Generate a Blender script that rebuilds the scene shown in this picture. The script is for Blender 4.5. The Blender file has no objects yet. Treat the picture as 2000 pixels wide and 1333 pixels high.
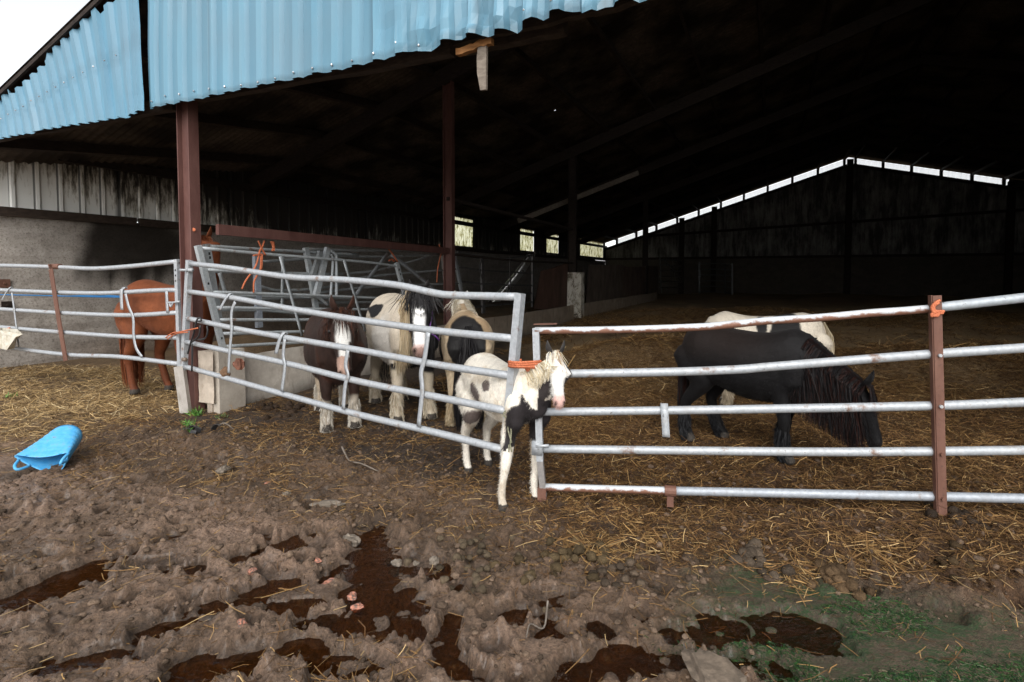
import bpy, math, random
import numpy as np
from mathutils import Vector, Matrix
random.seed(7); RNG = np.random.default_rng(11)
S = bpy.context.scene; COL = S.collection
rad = math.radians

# ------------------------------------------------------------------ camera, sky, sun, exposure
FPX, CYPX, PITCH, CAMH = 1068.0, 583.6, rad(2.5), 1.55
cam = bpy.data.cameras.new("camera"); cam_o = bpy.data.objects.new("camera", cam); COL.objects.link(cam_o)
cam.lens = 36 * FPX / 2000; cam.sensor_width = 36; cam.shift_y = -(666.5 - CYPX) / 2000
cam.clip_start = 0.05; cam.clip_end = 3000
cam_o.location = (0, 0, CAMH); cam_o.rotation_euler = (math.pi / 2 - PITCH, 0, 0)
S.camera = cam_o
SUN_EL, SUN_AZ = rad(40), rad(182)          # azimuth clockwise from +Y: behind the camera, a little to the left
W = bpy.data.worlds.new("World"); S.world = W; W.use_nodes = True
nt = W.node_tree; nt.nodes.clear()
wo = nt.nodes.new("ShaderNodeOutputWorld"); bg = nt.nodes.new("ShaderNodeBackground")
sky = nt.nodes.new("ShaderNodeTexSky"); sky.sky_type = 'NISHITA'; sky.sun_disc = False
sky.sun_elevation = SUN_EL; sky.sun_rotation = SUN_AZ; sky.dust_density = 1.6; sky.air_density = 1.0; sky.ozone_density = 1.0
hs = nt.nodes.new("ShaderNodeHueSaturation"); hs.inputs['Saturation'].default_value = 0.16
nt.links.new(sky.outputs[0], hs.inputs['Color']); nt.links.new(hs.outputs[0], bg.inputs['Color'])
nt.links.new(bg.outputs[0], wo.inputs[0]); bg.inputs['Strength'].default_value = 0.14
sun = bpy.data.lights.new("sun", 'SUN'); sun.energy = 1.1; sun.angle = rad(50); sun.color = (1, 0.97, 0.92)
sun_o = bpy.data.objects.new("sun", sun); COL.objects.link(sun_o); sun_o.location = (0, -5, 20)
sd = Vector((math.sin(SUN_AZ) * math.cos(SUN_EL), math.cos(SUN_AZ) * math.cos(SUN_EL), math.sin(SUN_EL)))
sun_o.rotation_euler = sd.to_track_quat('Z', 'Y').to_euler()
S.view_settings.view_transform = 'Standard'; S.view_settings.look = 'None'
S.view_settings.exposure = 1.0; S.view_settings.gamma = 1.0
S.cycles.max_bounces = 6; S.cycles.transparent_max_bounces = 12; S.cycles.sample_clamp_indirect = 6
S.cycles.use_denoising = True

# ------------------------------------------------------------------ measuring: photo pixel -> point of the yard
cR = np.array([1., 0, 0]); cF = np.array([0, math.cos(PITCH), -math.sin(PITCH)]); cU = np.array([0, math.sin(PITCH), math.cos(PITCH)])
cC = np.array([0, 0, CAMH])
def ray(px, py): return cR * (px - 1000) / FPX + cU * (CYPX - py) / FPX + cF
def onz(px, py, z=0.0):
    d = ray(px, py); return cC + d * ((z - CAMH) / d[2])
def at(px, py, Y):
    d = ray(px, py); return cC + d * (Y / d[1])
def onplane(px, py, A, B):
    A = np.array(A[:2]); B = np.array(B[:2]); n = np.array([-(B - A)[1], (B - A)[0]])
    d = ray(px, py); return cC + d * ((A @ n) / (d[:2] @ n))
TH = rad(25.4)
BU = np.array([math.sin(TH), math.cos(TH)]); BV = np.array([math.cos(TH), -math.sin(TH)])
P0 = onz(372, 805)[:2]
def BW(v, u, z): 
    q = P0 + v * BV + u * BU; return np.array([q[0], q[1], z])

# ------------------------------------------------------------------ noise
def _h(ix, iy, s):
    n = (ix.astype(np.int64) * 374761393 + iy.astype(np.int64) * 668265263 + s * 974634777) & 0xffffffff
    n = ((n ^ (n >> 13)) * 1274126177) & 0xffffffff
    return ((n ^ (n >> 16)) & 0xffff) / 65535.0
def vnoise(x, y, s=0):
    ix = np.floor(x); iy = np.floor(y); fx = x - ix; fy = y - iy
    fx = fx * fx * (3 - 2 * fx); fy = fy * fy * (3 - 2 * fy)
    a = _h(ix, iy, s); b = _h(ix + 1, iy, s); c = _h(ix, iy + 1, s); d = _h(ix + 1, iy + 1, s)
    return (a + (b - a) * fx) + ((c + (d - c) * fx) - (a + (b - a) * fx)) * fy
def fbm(x, y, s=0, o=4, g=0.5):
    t = 0; a = 1; w = 0
    for k in range(o):
        t = t + a * (vnoise(x * 2 ** k + 17.3 * k, y * 2 ** k - 9.1 * k, s + k) - 0.5); w += a; a *= g
    return t / w * 2
def ss(a, b, x):
    t = np.clip((x - a) / (b - a), 0, 1); return t * t * (3 - 2 * t)

# ------------------------------------------------------------------ meshes
class MB:
    def __init__(s): s.v = []; s.f = []; s.c = []; s.n = 0; s.m = []
    def add(s, v, f, c=None, m=0):
        v = np.asarray(v, float).reshape(-1, 3); s.v.append(v)
        s.f += [tuple(int(i) + s.n for i in q) for q in f]; s.m += [m] * len(f)
        c = (1, 1, 1) if c is None else c
        c = np.asarray(c, float)
        s.c.append(np.tile(c, (len(v), 1)) if c.ndim == 1 else c); s.n += len(v); return s
    def box(s, c, ax, ay, az, col=None):      # centre and three half vectors
        c, ax, ay, az = map(lambda q: np.asarray(q, float), (c, ax, ay, az))
        vs = [c + i * ax + j * ay + k * az for i in (-1, 1) for j in (-1, 1) for k in (-1, 1)]
        fs = [(0, 1, 3, 2), (4, 6, 7, 5), (0, 4, 5, 1), (2, 3, 7, 6), (0, 2, 6, 4), (1, 5, 7, 3)]
        if np.dot(np.cross(ax, ay), az) < 0: fs = [q[::-1] for q in fs]
        return s.add(vs, fs, col)
    def bar(s, a, b, w, t, up=(0, 0, 1), col=None):   # bar from a to b, w wide along the in-plane normal, t thick
        a = np.asarray(a, float); b = np.asarray(b, float); d = (b - a) / 2
        e = d / np.linalg.norm(d); n = np.cross(e, np.asarray(up, float))
        if np.linalg.norm(n) < 1e-4: n = np.cross(e, (1, 0, 0))
        n /= np.linalg.norm(n); m = np.cross(n, e)
        return s.box((a + b) / 2, d, n * t / 2, m * w / 2, col)
    def tube(s, pts, r, n=10, col=None, cap=True):
        pts = np.asarray(pts, float); k = len(pts); r = np.full(k, r) if np.isscalar(r) else np.asarray(r)
        T = np.gradient(pts, axis=0); T /= np.linalg.norm(T, axis=1)[:, None] + 1e-12
        up = np.array([0.13, 0.31, 0.94]) if abs(T[0, 2]) < .9 else np.array([1., 0.2, 0])
        vs = []; N = np.cross(T[0], up); N /= np.linalg.norm(N)
        for i in range(k):
            N = N - T[i] * (N @ T[i]); N /= np.linalg.norm(N); B = np.cross(T[i], N)
            for j in range(n):
                a = 2 * math.pi * j / n; vs.append(pts[i] + r[i] * (N * math.cos(a) + B * math.sin(a)))
        fs = [(i * n + j, i * n + (j + 1) % n, (i + 1) * n + (j + 1) % n, (i + 1) * n + j) for i in range(k - 1) for j in range(n)]
        if cap: fs += [tuple(range(n))[::-1], tuple((k - 1) * n + j for j in range(n))]
        return s.add(vs, fs, col)
    def strip(s, pts, w, t, nrm, col=None, side=None):   # flat bent strap with thickness
        pts = np.asarray(pts, float); k = len(pts); T = np.gradient(pts, axis=0); T /= np.linalg.norm(T, axis=1)[:, None]
        nrm = np.asarray(nrm, float); vs = []
        for i in range(k):
            b = np.cross(T[i], nrm) if side is None else np.asarray(side, float); b = b / (np.linalg.norm(b) + 1e-9); n = np.cross(b, T[i])
            for x, y in ((-1, -1), (1, -1), (1, 1), (-1, 1)): vs.append(pts[i] + b * x * w / 2 + n * y * t / 2)
        fs = [(i * 4 + j, i * 4 + (j + 1) % 4, i * 4 + 4 + (j + 1) % 4, i * 4 + 4 + j) for i in range(k - 1) for j in range(4)]
        fs += [(3, 2, 1, 0), tuple((k - 1) * 4 + j for j in range(4))]
        return s.add(vs, fs, col)
def curve(pts, k=8):
    p = np.asarray(pts, float); 
    if len(p) < 3: return np.array([p[0] + (p[-1] - p[0]) * t for t in np.linspace(0, 1, k + 1)])
    q = np.vstack([2 * p[0] - p[1], p, 2 * p[-1] - p[-2]]); out = []
    for i in range(1, len(q) - 2):
        for t in np.arange(k) / k:
            out.append(0.5 * (2 * q[i] + (q[i + 1] - q[i - 1]) * t + (2 * q[i - 1] - 5 * q[i] + 4 * q[i + 1] - q[i + 2]) * t ** 2 + (3 * q[i] - q[i - 1] - 3 * q[i + 1] + q[i + 2]) * t ** 3))
    out.append(p[-1]); return np.array(out)
def mesh_from(name, v, f, col=None, mats=(), mi=None, smooth=False):
    me = bpy.data.meshes.new(name); v = np.asarray(v, np.float32)
    if isinstance(f, np.ndarray):
        k = f.shape[1]; nf = len(f); me.vertices.add(len(v)); me.vertices.foreach_set('co', v.ravel())
        me.loops.add(nf * k); me.loops.foreach_set('vertex_index', f.ravel().astype(np.int32))
        me.polygons.add(nf); me.polygons.foreach_set('loop_start', np.arange(0, nf * k, k, dtype=np.int32))
        me.update(calc_edges=True)
    else: me.from_pydata(v.tolist(), [], f)
    if col is not None:
        a = me.color_attributes.new('Col', 'FLOAT_COLOR', 'POINT')
        c = np.ones((len(v), 4), np.float32); c[:, :3] = np.asarray(col)[:, :3]; a.data.foreach_set('color', c.ravel())
    for m in mats: me.materials.append(m)
    if mi is not None: me.polygons.foreach_set('material_index', np.asarray(mi, np.int32))
    if smooth: me.polygons.foreach_set('use_smooth', np.ones(len(me.polygons), bool))
    me.update(); return me
def wloc(o):
    p = np.zeros(3)
    while o is not None: p = p + np.array(o.location); o = o.parent
    return p
def place(name, me, parent=None, loc=None):
    o = bpy.data.objects.new(name, me); COL.objects.link(o)
    if parent: o.parent = parent
    if loc is not None: o.location = loc
    return o
def build(name, mb, mats, parent=None, smooth=False, loc=None):
    """world-space MB -> one object; its origin sits on its parent (or at loc)"""
    mats = mats if isinstance(mats, (list, tuple)) else [mats]
    v = np.vstack(mb.v); base = wloc(parent) if parent else (np.zeros(3) if loc is None else np.asarray(loc, float))
    me = mesh_from(name, v - base, mb.f, np.vstack(mb.c), mats, mb.m, smooth)
    return place(name, me, parent, None if parent else base)
def tag(o, label=None, cat=None, group=None, kind=None):
    for k, x in (('label', label), ('category', cat), ('group', group), ('kind', kind)):
        if x: o[k] = x
    return o
def thing(name, label, cat, loc, group=None):
    o = bpy.data.objects.new(name, None); COL.objects.link(o); o.location = loc; o.empty_display_size = .1
    return tag(o, label, cat, group)

# ------------------------------------------------------------------ materials
class NT:
    def __init__(s, name):
        s.m = bpy.data.materials.new(name); s.m.use_nodes = True; s.t = s.m.node_tree; s.t.nodes.clear()
        s.out = s.n('OutputMaterial'); s.b = s.n('BsdfPrincipled'); s.l(s.b.outputs[0], s.out.inputs[0])
    def n(s, k, **kw):
        x = s.t.nodes.new('ShaderNode' + k)
        for a, v in kw.items(): setattr(x, a, v)
        return x
    def l(s, a, b): s.t.links.new(a, b)
    def geo(s): return s.n('NewGeometry').outputs['Position']
    def vec(s, scale=(1, 1, 1), rot=(0, 0, 0), src=None):
        mp = s.n('Mapping'); mp.inputs['Scale'].default_value = scale; mp.inputs['Rotation'].default_value = rot
        s.l(src if src else s.geo(), mp.inputs[0]); return mp.outputs[0]
    def noise(s, scale, detail=4, rough=.55, vec=None, dist=0.):
        x = s.n('TexNoise'); x.inputs['Scale'].default_value = scale; x.inputs['Detail'].default_value = detail
        x.inputs['Roughness'].default_value = rough; x.inputs['Distortion'].default_value = dist
        s.l(vec if vec else s.geo(), x.inputs['Vector']); return x.outputs['Fac']
    def ramp(s, fac, stops):
        r = s.n('ValToRGB'); e = r.color_ramp.elements
        for i, (p, c) in enumerate(stops):
            if i > 1: e.new(p)
            e[i].position = p; c = (c, c, c) if np.isscalar(c) else c; e[i].color = (*c, 1)
        s.l(fac, r.inputs[0]); return r.outputs[0]
    def mix(s, fac, a, b, mode='MIX'):
        x = s.n('Mix', data_type='RGBA', blend_type=mode)
        for k, v in ((0, fac), (6, a), (7, b)):
            if isinstance(v, (int, float)): x.inputs[k].default_value = v
            elif isinstance(v, tuple): x.inputs[k].default_value = (*v, 1)
            else: s.l(v, x.inputs[k])
        return x.outputs[2]
    def math(s, op, a, b=0.):
        x = s.n('Math', operation=op)
        for k, v in ((0, a), (1, b)):
            if isinstance(v, (int, float)): x.inputs[k].default_value = v
            else: s.l(v, x.inputs[k])
        return x.outputs[0]
    def attr(s, n='Col'): return s.n('Attribute', attribute_name=n).outputs['Color']
    def base(s, c):
        if isinstance(c, tuple): s.b.inputs['Base Color'].default_value = (*c, 1)
        else: s.l(c, s.b.inputs['Base Color'])
    def rough(s, r, metal=0., spec=.5):
        if isinstance(r, (int, float)): s.b.inputs['Roughness'].default_value = r
        else: s.l(r, s.b.inputs['Roughness'])
        s.b.inputs['Metallic'].default_value = metal; s.b.inputs['Specular IOR Level'].default_value = spec
    def bump(s, h, strength=.5, dist=.01):
        x = s.n('Bump'); x.inputs['Strength'].default_value = strength; x.inputs['Distance'].default_value = dist
        s.l(h, x.inputs['Height']); s.l(x.outputs[0], s.b.inputs['Normal'])
M = {}
def mk():
    # galvanised steel, dull, spangled, dirt and rust specks (object colour attribute multiplies: rusty lengths are brown, deep gates darkened as if unlit)
    t = NT('galvanised_steel'); n1 = t.noise(45, 3); n2 = t.noise(9, 5, .7); n3 = t.noise(38, 4, .75)
    c = t.ramp(n1, [(.35, (.33, .35, .37)), (.65, (.42, .44, .46))])
    c = t.mix(t.ramp(n2, [(.52, 0.), (.75, .55)]), c, (.33, .31, .28))
    c = t.mix(t.ramp(n3, [(.64, 0.), (.70, .85)]), c, (.09, .07, .055)); c = t.mix(t.ramp(t.noise(4.5, 5, .75), [(.60, 0.), (.68, .8)]), c, (.17, .085, .05))
    c = t.mix(1., c, t.attr(), 'MULTIPLY')
    t.base(c); t.rough(t.ramp(n2, [(.3, .34), (.7, .58)]), .15); t.bump(n3, .25, .003); M['galv'] = t.m
    t = NT('rusty_tube'); n2 = t.noise(14, 5, .7); n3 = t.noise(60, 4, .7)
    sx = t.n('SeparateXYZ'); nn = t.n('NewGeometry'); t.l(nn.outputs['Normal'], sx.inputs[0])
    under = t.math('ADD', t.math('MULTIPLY', sx.outputs[2], -.30), n2)          # wet lower side rusts, upper side keeps its zinc
    c = t.mix(t.ramp(under, [(.40, 0.), (.56, 1.)]), (.50, .52, .54), t.mix(n3, (.15, .065, .04), (.26, .13, .085)))
    c = t.mix(t.ramp(n3, [(.64, 0.), (.7, .8)]), c, (.05, .03, .02)); t.base(c); t.rough(.6, .1); t.bump(n3, .4, .003); M['rustube'] = t.m
    for nm, a, b in (('rust', (.105, .045, .030), (.20, .10, .070)), ('redoxide', (.085, .034, .028), (.155, .075, .062))):
        t = NT(nm + '_steel'); n1 = t.noise(6, 6, .65, t.vec((1, 1, .35))); n2 = t.noise(55, 4)
        c = t.ramp(n1, [(.3, a), (.72, b)]); c = t.mix(t.ramp(n2, [(.6, 0.), (.75, .6)]), c, (.045, .03, .025))
        t.base(c); t.rough(.62, 0.1, .4); t.bump(n2, .4, .003); M[nm] = t.m
    # blue coated sheet
    t = NT('blue_sheet'); n1 = t.noise(3, 6, .6, t.vec((1.5, 1.5, .18))); n2 = t.noise(1.2, 3); n3 = t.noise(60, 3, .6)
    c = t.ramp(n1, [(.30, (.110, .265, .37)), (.72, (.155, .315, .415))]); c = t.mix(t.ramp(n2, [(.45, 0.), (.8, .5)]), c, (.165, .26, .325))
    st = t.noise(9, 5, .7, t.vec((3.0, 3.0, .10)))
    c = t.mix(t.ramp(st, [(.60, 0.), (.78, .42)]), c, (.17, .19, .20)); c = t.mix(t.ramp(n3, [(.74, 0.), (.76, .6)]), c, (.1, .1, .1))
    c = t.mix(1., c, t.attr(), 'MULTIPLY')
    t.base(c); t.rough(.42, 0, .5); t.bump(n2, .25, .02); M['blue'] = t.m
    t = NT('sheet_fixing'); t.base((.55, .55, .56)); t.rough(.3, .8); M['screw'] = t.m
    # grey wall sheet with black algae streaks; barn gloom painted in with depth
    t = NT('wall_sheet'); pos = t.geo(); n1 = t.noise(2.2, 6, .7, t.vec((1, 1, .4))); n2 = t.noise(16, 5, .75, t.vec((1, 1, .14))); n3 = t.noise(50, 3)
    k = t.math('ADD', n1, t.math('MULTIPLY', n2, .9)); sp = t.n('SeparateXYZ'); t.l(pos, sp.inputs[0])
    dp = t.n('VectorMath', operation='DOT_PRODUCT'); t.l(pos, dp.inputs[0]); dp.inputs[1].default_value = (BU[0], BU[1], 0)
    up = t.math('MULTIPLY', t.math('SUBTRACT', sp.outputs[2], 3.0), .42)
    far = t.math('MULTIPLY', t.math('SUBTRACT', dp.outputs['Value'], float(P0 @ BU) + 2.0), .10)  # blackens the sheet deeper in, painting the gloom of the barn
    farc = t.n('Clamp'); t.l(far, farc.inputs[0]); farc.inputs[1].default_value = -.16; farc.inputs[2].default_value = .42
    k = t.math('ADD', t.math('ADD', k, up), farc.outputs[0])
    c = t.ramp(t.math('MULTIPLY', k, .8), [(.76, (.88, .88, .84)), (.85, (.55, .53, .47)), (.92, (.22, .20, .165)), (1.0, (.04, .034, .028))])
    c = t.mix(1., c, t.attr(), 'MULTIPLY'); t.base(c); t.rough(.7, 0, .3); t.bump(n3, .3, .004); M['wallsheet'] = t.m
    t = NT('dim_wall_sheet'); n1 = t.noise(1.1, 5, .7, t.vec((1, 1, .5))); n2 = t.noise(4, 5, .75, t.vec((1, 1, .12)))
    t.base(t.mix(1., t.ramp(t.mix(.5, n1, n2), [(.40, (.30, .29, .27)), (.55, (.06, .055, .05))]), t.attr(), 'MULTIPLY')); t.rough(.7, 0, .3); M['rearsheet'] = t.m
    t = NT('stained_white'); n1 = t.noise(5, 7, .8, t.vec((1, 1, .6)), .4); t.base(t.ramp(n1, [(.46, (.62, .59, .52)), (.54, (.30, .26, .2)), (.60, (.04, .033, .026))])); t.rough(.8, 0, .2); M['stain'] = t.m
    # old concrete with a sooty damp patch
    t = NT('old_concrete'); n1 = t.noise(1.6, 6, .7, t.vec((1, 1, 1.6))); n2 = t.noise(30, 6, .75); v = t.noise(90, 2)
    c = t.ramp(n1, [(.3, (.30, .275, .25)), (.72, (.56, .53, .49))]); c = t.mix(t.ramp(n2, [(.50, 0.), (.66, .8)]), c, (.15, .13, .115)); c = t.mix(t.ramp(t.noise(6, 6, .75), [(.5, 0.), (.7, .6)]), c, (.20, .175, .15))
    c = t.mix(1., c, t.attr(), 'MULTIPLY'); t.base(c); t.rough(.8, 0, .3); t.bump(n2, .7, .012); M['concrete'] = t.m
    t = NT('pale_render'); n1 = t.noise(3, 6, .7); n2 = t.noise(45, 5, .7); n4 = t.noise(7, 5, .8, t.vec((1, 1, .3)))
    c = t.ramp(n1, [(.3, (.28, .25, .22)), (.7, (.47, .44, .40))]); c = t.mix(t.ramp(n4, [(.54, 0.), (.74, .75)]), c, (.14, .105, .075))
    c = t.mix(t.ramp(n2, [(.6, 0.), (.7, .4)]), c, (.16, .13, .11)); c = t.mix(1., c, t.attr(), 'MULTIPLY'); t.base(c); t.rough(.8, 0, .3); t.bump(n2, .5, .006); M['render'] = t.m
    for nm, a, b in (('timber', (.020, .014, .011), (.062, .043, .032)), ('freshwood', (.16, .07, .025), (.36, .17, .06)), ('greywood', (.11, .088, .07), (.26, .22, .18)), ('roofsteel', (.014, .010, .008), (.040, .029, .023))):
        t = NT(nm); n1 = t.noise(5, 6, .65, t.vec((2, 2, 6))); t.base(t.ramp(n1, [(.3, a), (.7, b)])); t.rough(.8, 0, .25); t.bump(n1, .6, .008); M[nm] = t.m
    # roof sheets from below: dark, with pinholes that let the sky through
    t = NT('roof_sheet'); n1 = t.noise(.8, 5, .6); n2 = t.noise(14, 4)
    t.base(t.mix(n2, t.ramp(n1, [(.40, (.014, .011, .009)), (.62, (.21, .17, .135))]), (.026, .020, .016))); t.rough(.85, 0, .2)
    vo = t.n('TexVoronoi'); vo.inputs['Scale'].default_value = .62; t.l(t.geo(), vo.inputs['Vector'])
    hole = t.math('LESS_THAN', vo.outputs['Distance'], .026)
    tr = t.n('BsdfTransparent'); mx = t.n('MixShader'); t.l(hole, mx.inputs[0]); t.l(t.b.outputs[0], mx.inputs[1]); t.l(tr.outputs[0], mx.inputs[2]); t.l(mx.outputs[0], t.out.inputs[0]); M['roof'] = t.m
    # clear corrugated sheet, mossy and clean
    for nm, moss in (('mossy_clear_sheet', 1), ('clear_sheet', 0)):
        t = NT(nm); n1 = t.noise(9, 6, .85, t.vec((1, 1, .22))); tl = t.n('BsdfTranslucent'); tp = t.n('BsdfTransparent'); m1 = t.n('MixShader'); m2 = t.n('MixShader')
        if moss:
            c = t.ramp(n1, [(.46, (.95, .93, .70)), (.54, (.45, .42, .18)), (.60, (.02, .02, .01))])
        else: c = t.ramp(t.noise(9, 3, .5, t.vec((1, 1, .2))), [(.3, (.86, .88, .9)), (.7, (.96, .97, .98))])
        t.l(c, tl.inputs[0]); t.l(c, tp.inputs[0]); m1.inputs[0].default_value = .5; t.l(tl.outputs[0], m1.inputs[1]); t.l(tp.outputs[0], m1.inputs[2])
        t.base(c); t.rough(.3); m2.inputs[0].default_value = .12; t.l(m1.outputs[0], m2.inputs[1]); t.l(t.b.outputs[0], m2.inputs[2]); t.l(m2.outputs[0], t.out.inputs[0]); M[nm] = t.m
    # ground: mud and trodden litter (colour attribute), wet sheen in patches
    t = NT('wet_mud'); n1 = t.noise(7, 6, .7); n2 = t.noise(60, 6, .75); n3 = t.noise(190, 4, .7); n4 = t.noise(22, 5, .7)
    c = t.mix(1., t.attr(), t.ramp(n2, [(.30, (.34, .32, .30)), (.70, (1.75, 1.75, 1.75))]), 'MULTIPLY')
    c = t.mix(t.ramp(n4, [(.6, 0.), (.78, .5)]), c, (.035, .024, .017))
    al = t.n('Attribute', attribute_name='alg').outputs['Fac']; st = t.noise(5, 9, .72, t.vec((1, 2.6, 1), (0, 0, .32)), .6); sf = t.noise(90, 6, .75, t.vec((.5, 1.6, 1), (0, 0, .32)))
    k = t.math('ADD', t.math('MULTIPLY', st, .75), t.math('MULTIPLY', sf, .85)); gk = t.math('MULTIPLY', t.ramp(t.math('MULTIPLY', k, .6), [(.465, 0.), (.525, 1.)]), al)
    c = t.mix(t.math('MULTIPLY', al, .35), c, (.095, .075, .045)); c = t.mix(gk, c, t.mix(sf, (.016, .040, .008), (.055, .105, .030))); t.base(c)
    wet = t.n('Attribute', attribute_name='wet').outputs['Fac']
    dry = t.ramp(n1, [(.35, .26), (.65, .62)]); r = t.mix(wet, (.88, .88, .88), dry); t.rough(r, 0, .5)
    cw = t.math('MULTIPLY', wet, t.ramp(t.noise(3.2, 5, .7), [(.36, .10), (.60, .60)])); t.l(cw, t.b.inputs['Coat Weight']); t.b.inputs['Coat Roughness'].default_value = .17; t.b.inputs['Coat IOR'].default_value = 1.4
    h = t.math('ADD', t.math('MULTIPLY', n2, 1.2), t.math('MULTIPLY', n3, .6)); t.bump(h, 1., .026); M['mud'] = t.m
    # peaty water
    t = NT('peaty_water'); t.t.nodes.remove(t.b); g = t.n('BsdfGlossy'); g.inputs['Roughness'].default_value = .03; g.inputs[0].default_value = (.9, .92, .95, 1)
    tr = t.n('BsdfTransparent'); tr.inputs[0].default_value = (.72, .52, .33, 1); df = t.n('BsdfDiffuse'); df.inputs[0].default_value = (.015, .0085, .0045, 1)
    m1 = t.n('MixShader'); m1.inputs[0].default_value = .05; t.l(tr.outputs[0], m1.inputs[1]); t.l(df.outputs[0], m1.inputs[2])
    fr = t.n('Fresnel'); fr.inputs[0].default_value = 1.33; bp = t.n('Bump'); bp.inputs['Strength'].default_value = .25; bp.inputs['Distance'].default_value = .01
    t.l(t.noise(16, 3, .5, t.vec((1, 2.2, 1), (0, 0, .4))), bp.inputs['Height']); t.l(bp.outputs[0], g.inputs['Normal']); t.l(bp.outputs[0], fr.inputs['Normal'])
    m2 = t.n('MixShader'); t.l(fr.outputs[0], m2.inputs[0]); t.l(m1.outputs[0], m2.inputs[1]); t.l(g.outputs[0], m2.inputs[2]); t.l(m2.outputs[0], t.out.inputs[0]); M['water'] = t.m
    t = NT('loose_straw'); t.base(t.attr()); t.rough(.75, 0, .25); M['straw'] = t.m
    t = NT('clod'); n2 = t.noise(70, 5, .7); t.base(t.mix(1., t.attr(), t.ramp(n2, [(.3, .6), (.7, 1.3)]), 'MULTIPLY')); t.rough(.8, 0, .15); t.bump(n2, .9, .012); M['clod'] = t.m
    t = NT('horse_coat'); n2 = t.noise(160, 3, .6, t.vec((1, 1, .4))); t.base(t.mix(1., t.attr(), t.ramp(n2, [(.3, .8), (.7, 1.15)]), 'MULTIPLY')); t.rough(.64, 0, .17); t.b.inputs['Sheen Weight'].default_value = .03
    n3 = t.noise(15, 4, .6); t.bump(t.math('ADD', t.math('MULTIPLY', n2, .25), n3), .45, .016); M['coat'] = t.m
    t = NT('horse_hair'); t.base(t.attr()); t.rough(.55, 0, .2); M['hair'] = t.m
    t = NT('eye'); t.base((.006, .004, .003)); t.rough(.08, 0, .6); M['eye'] = t.m
    t = NT('orange_twine'); n2 = t.noise(120, 3); t.base(t.ramp(n2, [(.3, (.34, .085, .035)), (.7, (.66, .21, .10))])); t.rough(.7, 0, .3); t.bump(n2, .6, .003); M['twine'] = t.m
    t = NT('old_rope'); n2 = t.noise(120, 3); t.base(t.ramp(n2, [(.3, (.12, .12, .07)), (.7, (.33, .32, .22))])); t.rough(.85); M['rope'] = t.m
    t = NT('blue_line'); t.base((.02, .17, .42)); t.rough(.5); M['blueline'] = t.m
    t = NT('blue_rubber'); n2 = t.noise(20, 5, .7); t.base(t.ramp(n2, [(.38, (.06, .34, .66)), (.58, (.10, .40, .70)), (.66, (.16, .28, .36)), (.74, (.10, .085, .065))])); t.rough(.45, 0, .4); t.bump(t.noise(5, 4), .3, .02); M['tub'] = t.m
    t = NT('white_plastic'); n2 = t.noise(14, 5, .7); t.base(t.ramp(n2, [(.4, (.66, .63, .55)), (.7, (.42, .36, .25))])); t.rough(.4, 0, .4); M['plastic'] = t.m
    t = NT('black_strap'); t.base((.02, .019, .02)); t.rough(.5); M['strap'] = t.m
    t = NT('purple_strap'); t.base((.13, .04, .22)); t.rough(.6); M['purple'] = t.m
    t = NT('navy_strap'); t.base((.03, .05, .2)); t.rough(.6); M['navy'] = t.m
    t = NT('stone'); n2 = t.noise(22, 6, .7); t.base(t.mix(1., t.attr(), t.ramp(n2, [(.3, .5), (.7, 1.25)]), 'MULTIPLY')); t.rough(.7, 0, .4); t.bump(n2, .7, .01); M['stone'] = t.m
    t = NT('weed_leaf'); t.base(t.attr()); t.rough(.5, 0, .4); M['leaf'] = t.m
    t = NT('board'); n1 = t.noise(3, 6, .7, t.vec((1, 1, .5))); n2 = t.noise(40, 4); c = t.mix(1., t.attr(), t.ramp(n1, [(.3, .45), (.7, 1.3)]), 'MULTIPLY'); t.base(c); t.rough(.75, 0, .3); t.bump(n2, .4, .005); M['board'] = t.m
    t = NT('bright_sheet_steel'); n1 = t.noise(4, 4, .6); t.base((.5, .5, .48)); t.rough(t.ramp(n1, [(.3, .22), (.7, .42)]), .9); M['shiny'] = t.m
mk()

# ------------------------------------------------------------------ the ground
WATER_Z = -0.030
def uvof(x, y):
    dx = x - P0[0]; dy = y - P0[1]; return dx * BV[0] + dy * BV[1], dx * BU[0] + dy * BU[1]
def smooth_ground(x, y):
    x = np.asarray(x, float); y = np.asarray(y, float); v, u = uvof(x, y)
    g = .16 * ss(-1.0, -.1, u) * ss(-.1, 2.6, x) + .05 * ss(-.2, .8, u) * ss(.3, 2., v)
    g = g + .50 * ss(1.3, 2.2, u) * ss(36, 30, u) * ss(.16 - .05 * np.maximum(u - 2.5, 0), .06 - .09 * np.maximum(u - 2.5, 0), v) * ss(-3.6, -2.2, v)                     # litter piled behind the dwarf wall
    g = g + .34 * np.exp(-(((x - 1.6) / 1.2) ** 2 + ((y - 7.8) / .8) ** 2)) + .38 * np.exp(-(((x - 5.2) / 1.6) ** 2 + ((y - 7.0) / 1.1) ** 2))
    g = g + .16 * ss(1.5, 3.5, u) * ss(.6, 1.6, v) * np.clip(fbm(x * .55, y * .7, 203, 2) + .3, 0, 1)
    g = g + .10 * np.exp(-(((x + 5.2) / 1.2) ** 2 + ((y - 5.4) / .5) ** 2))
    return g
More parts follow.
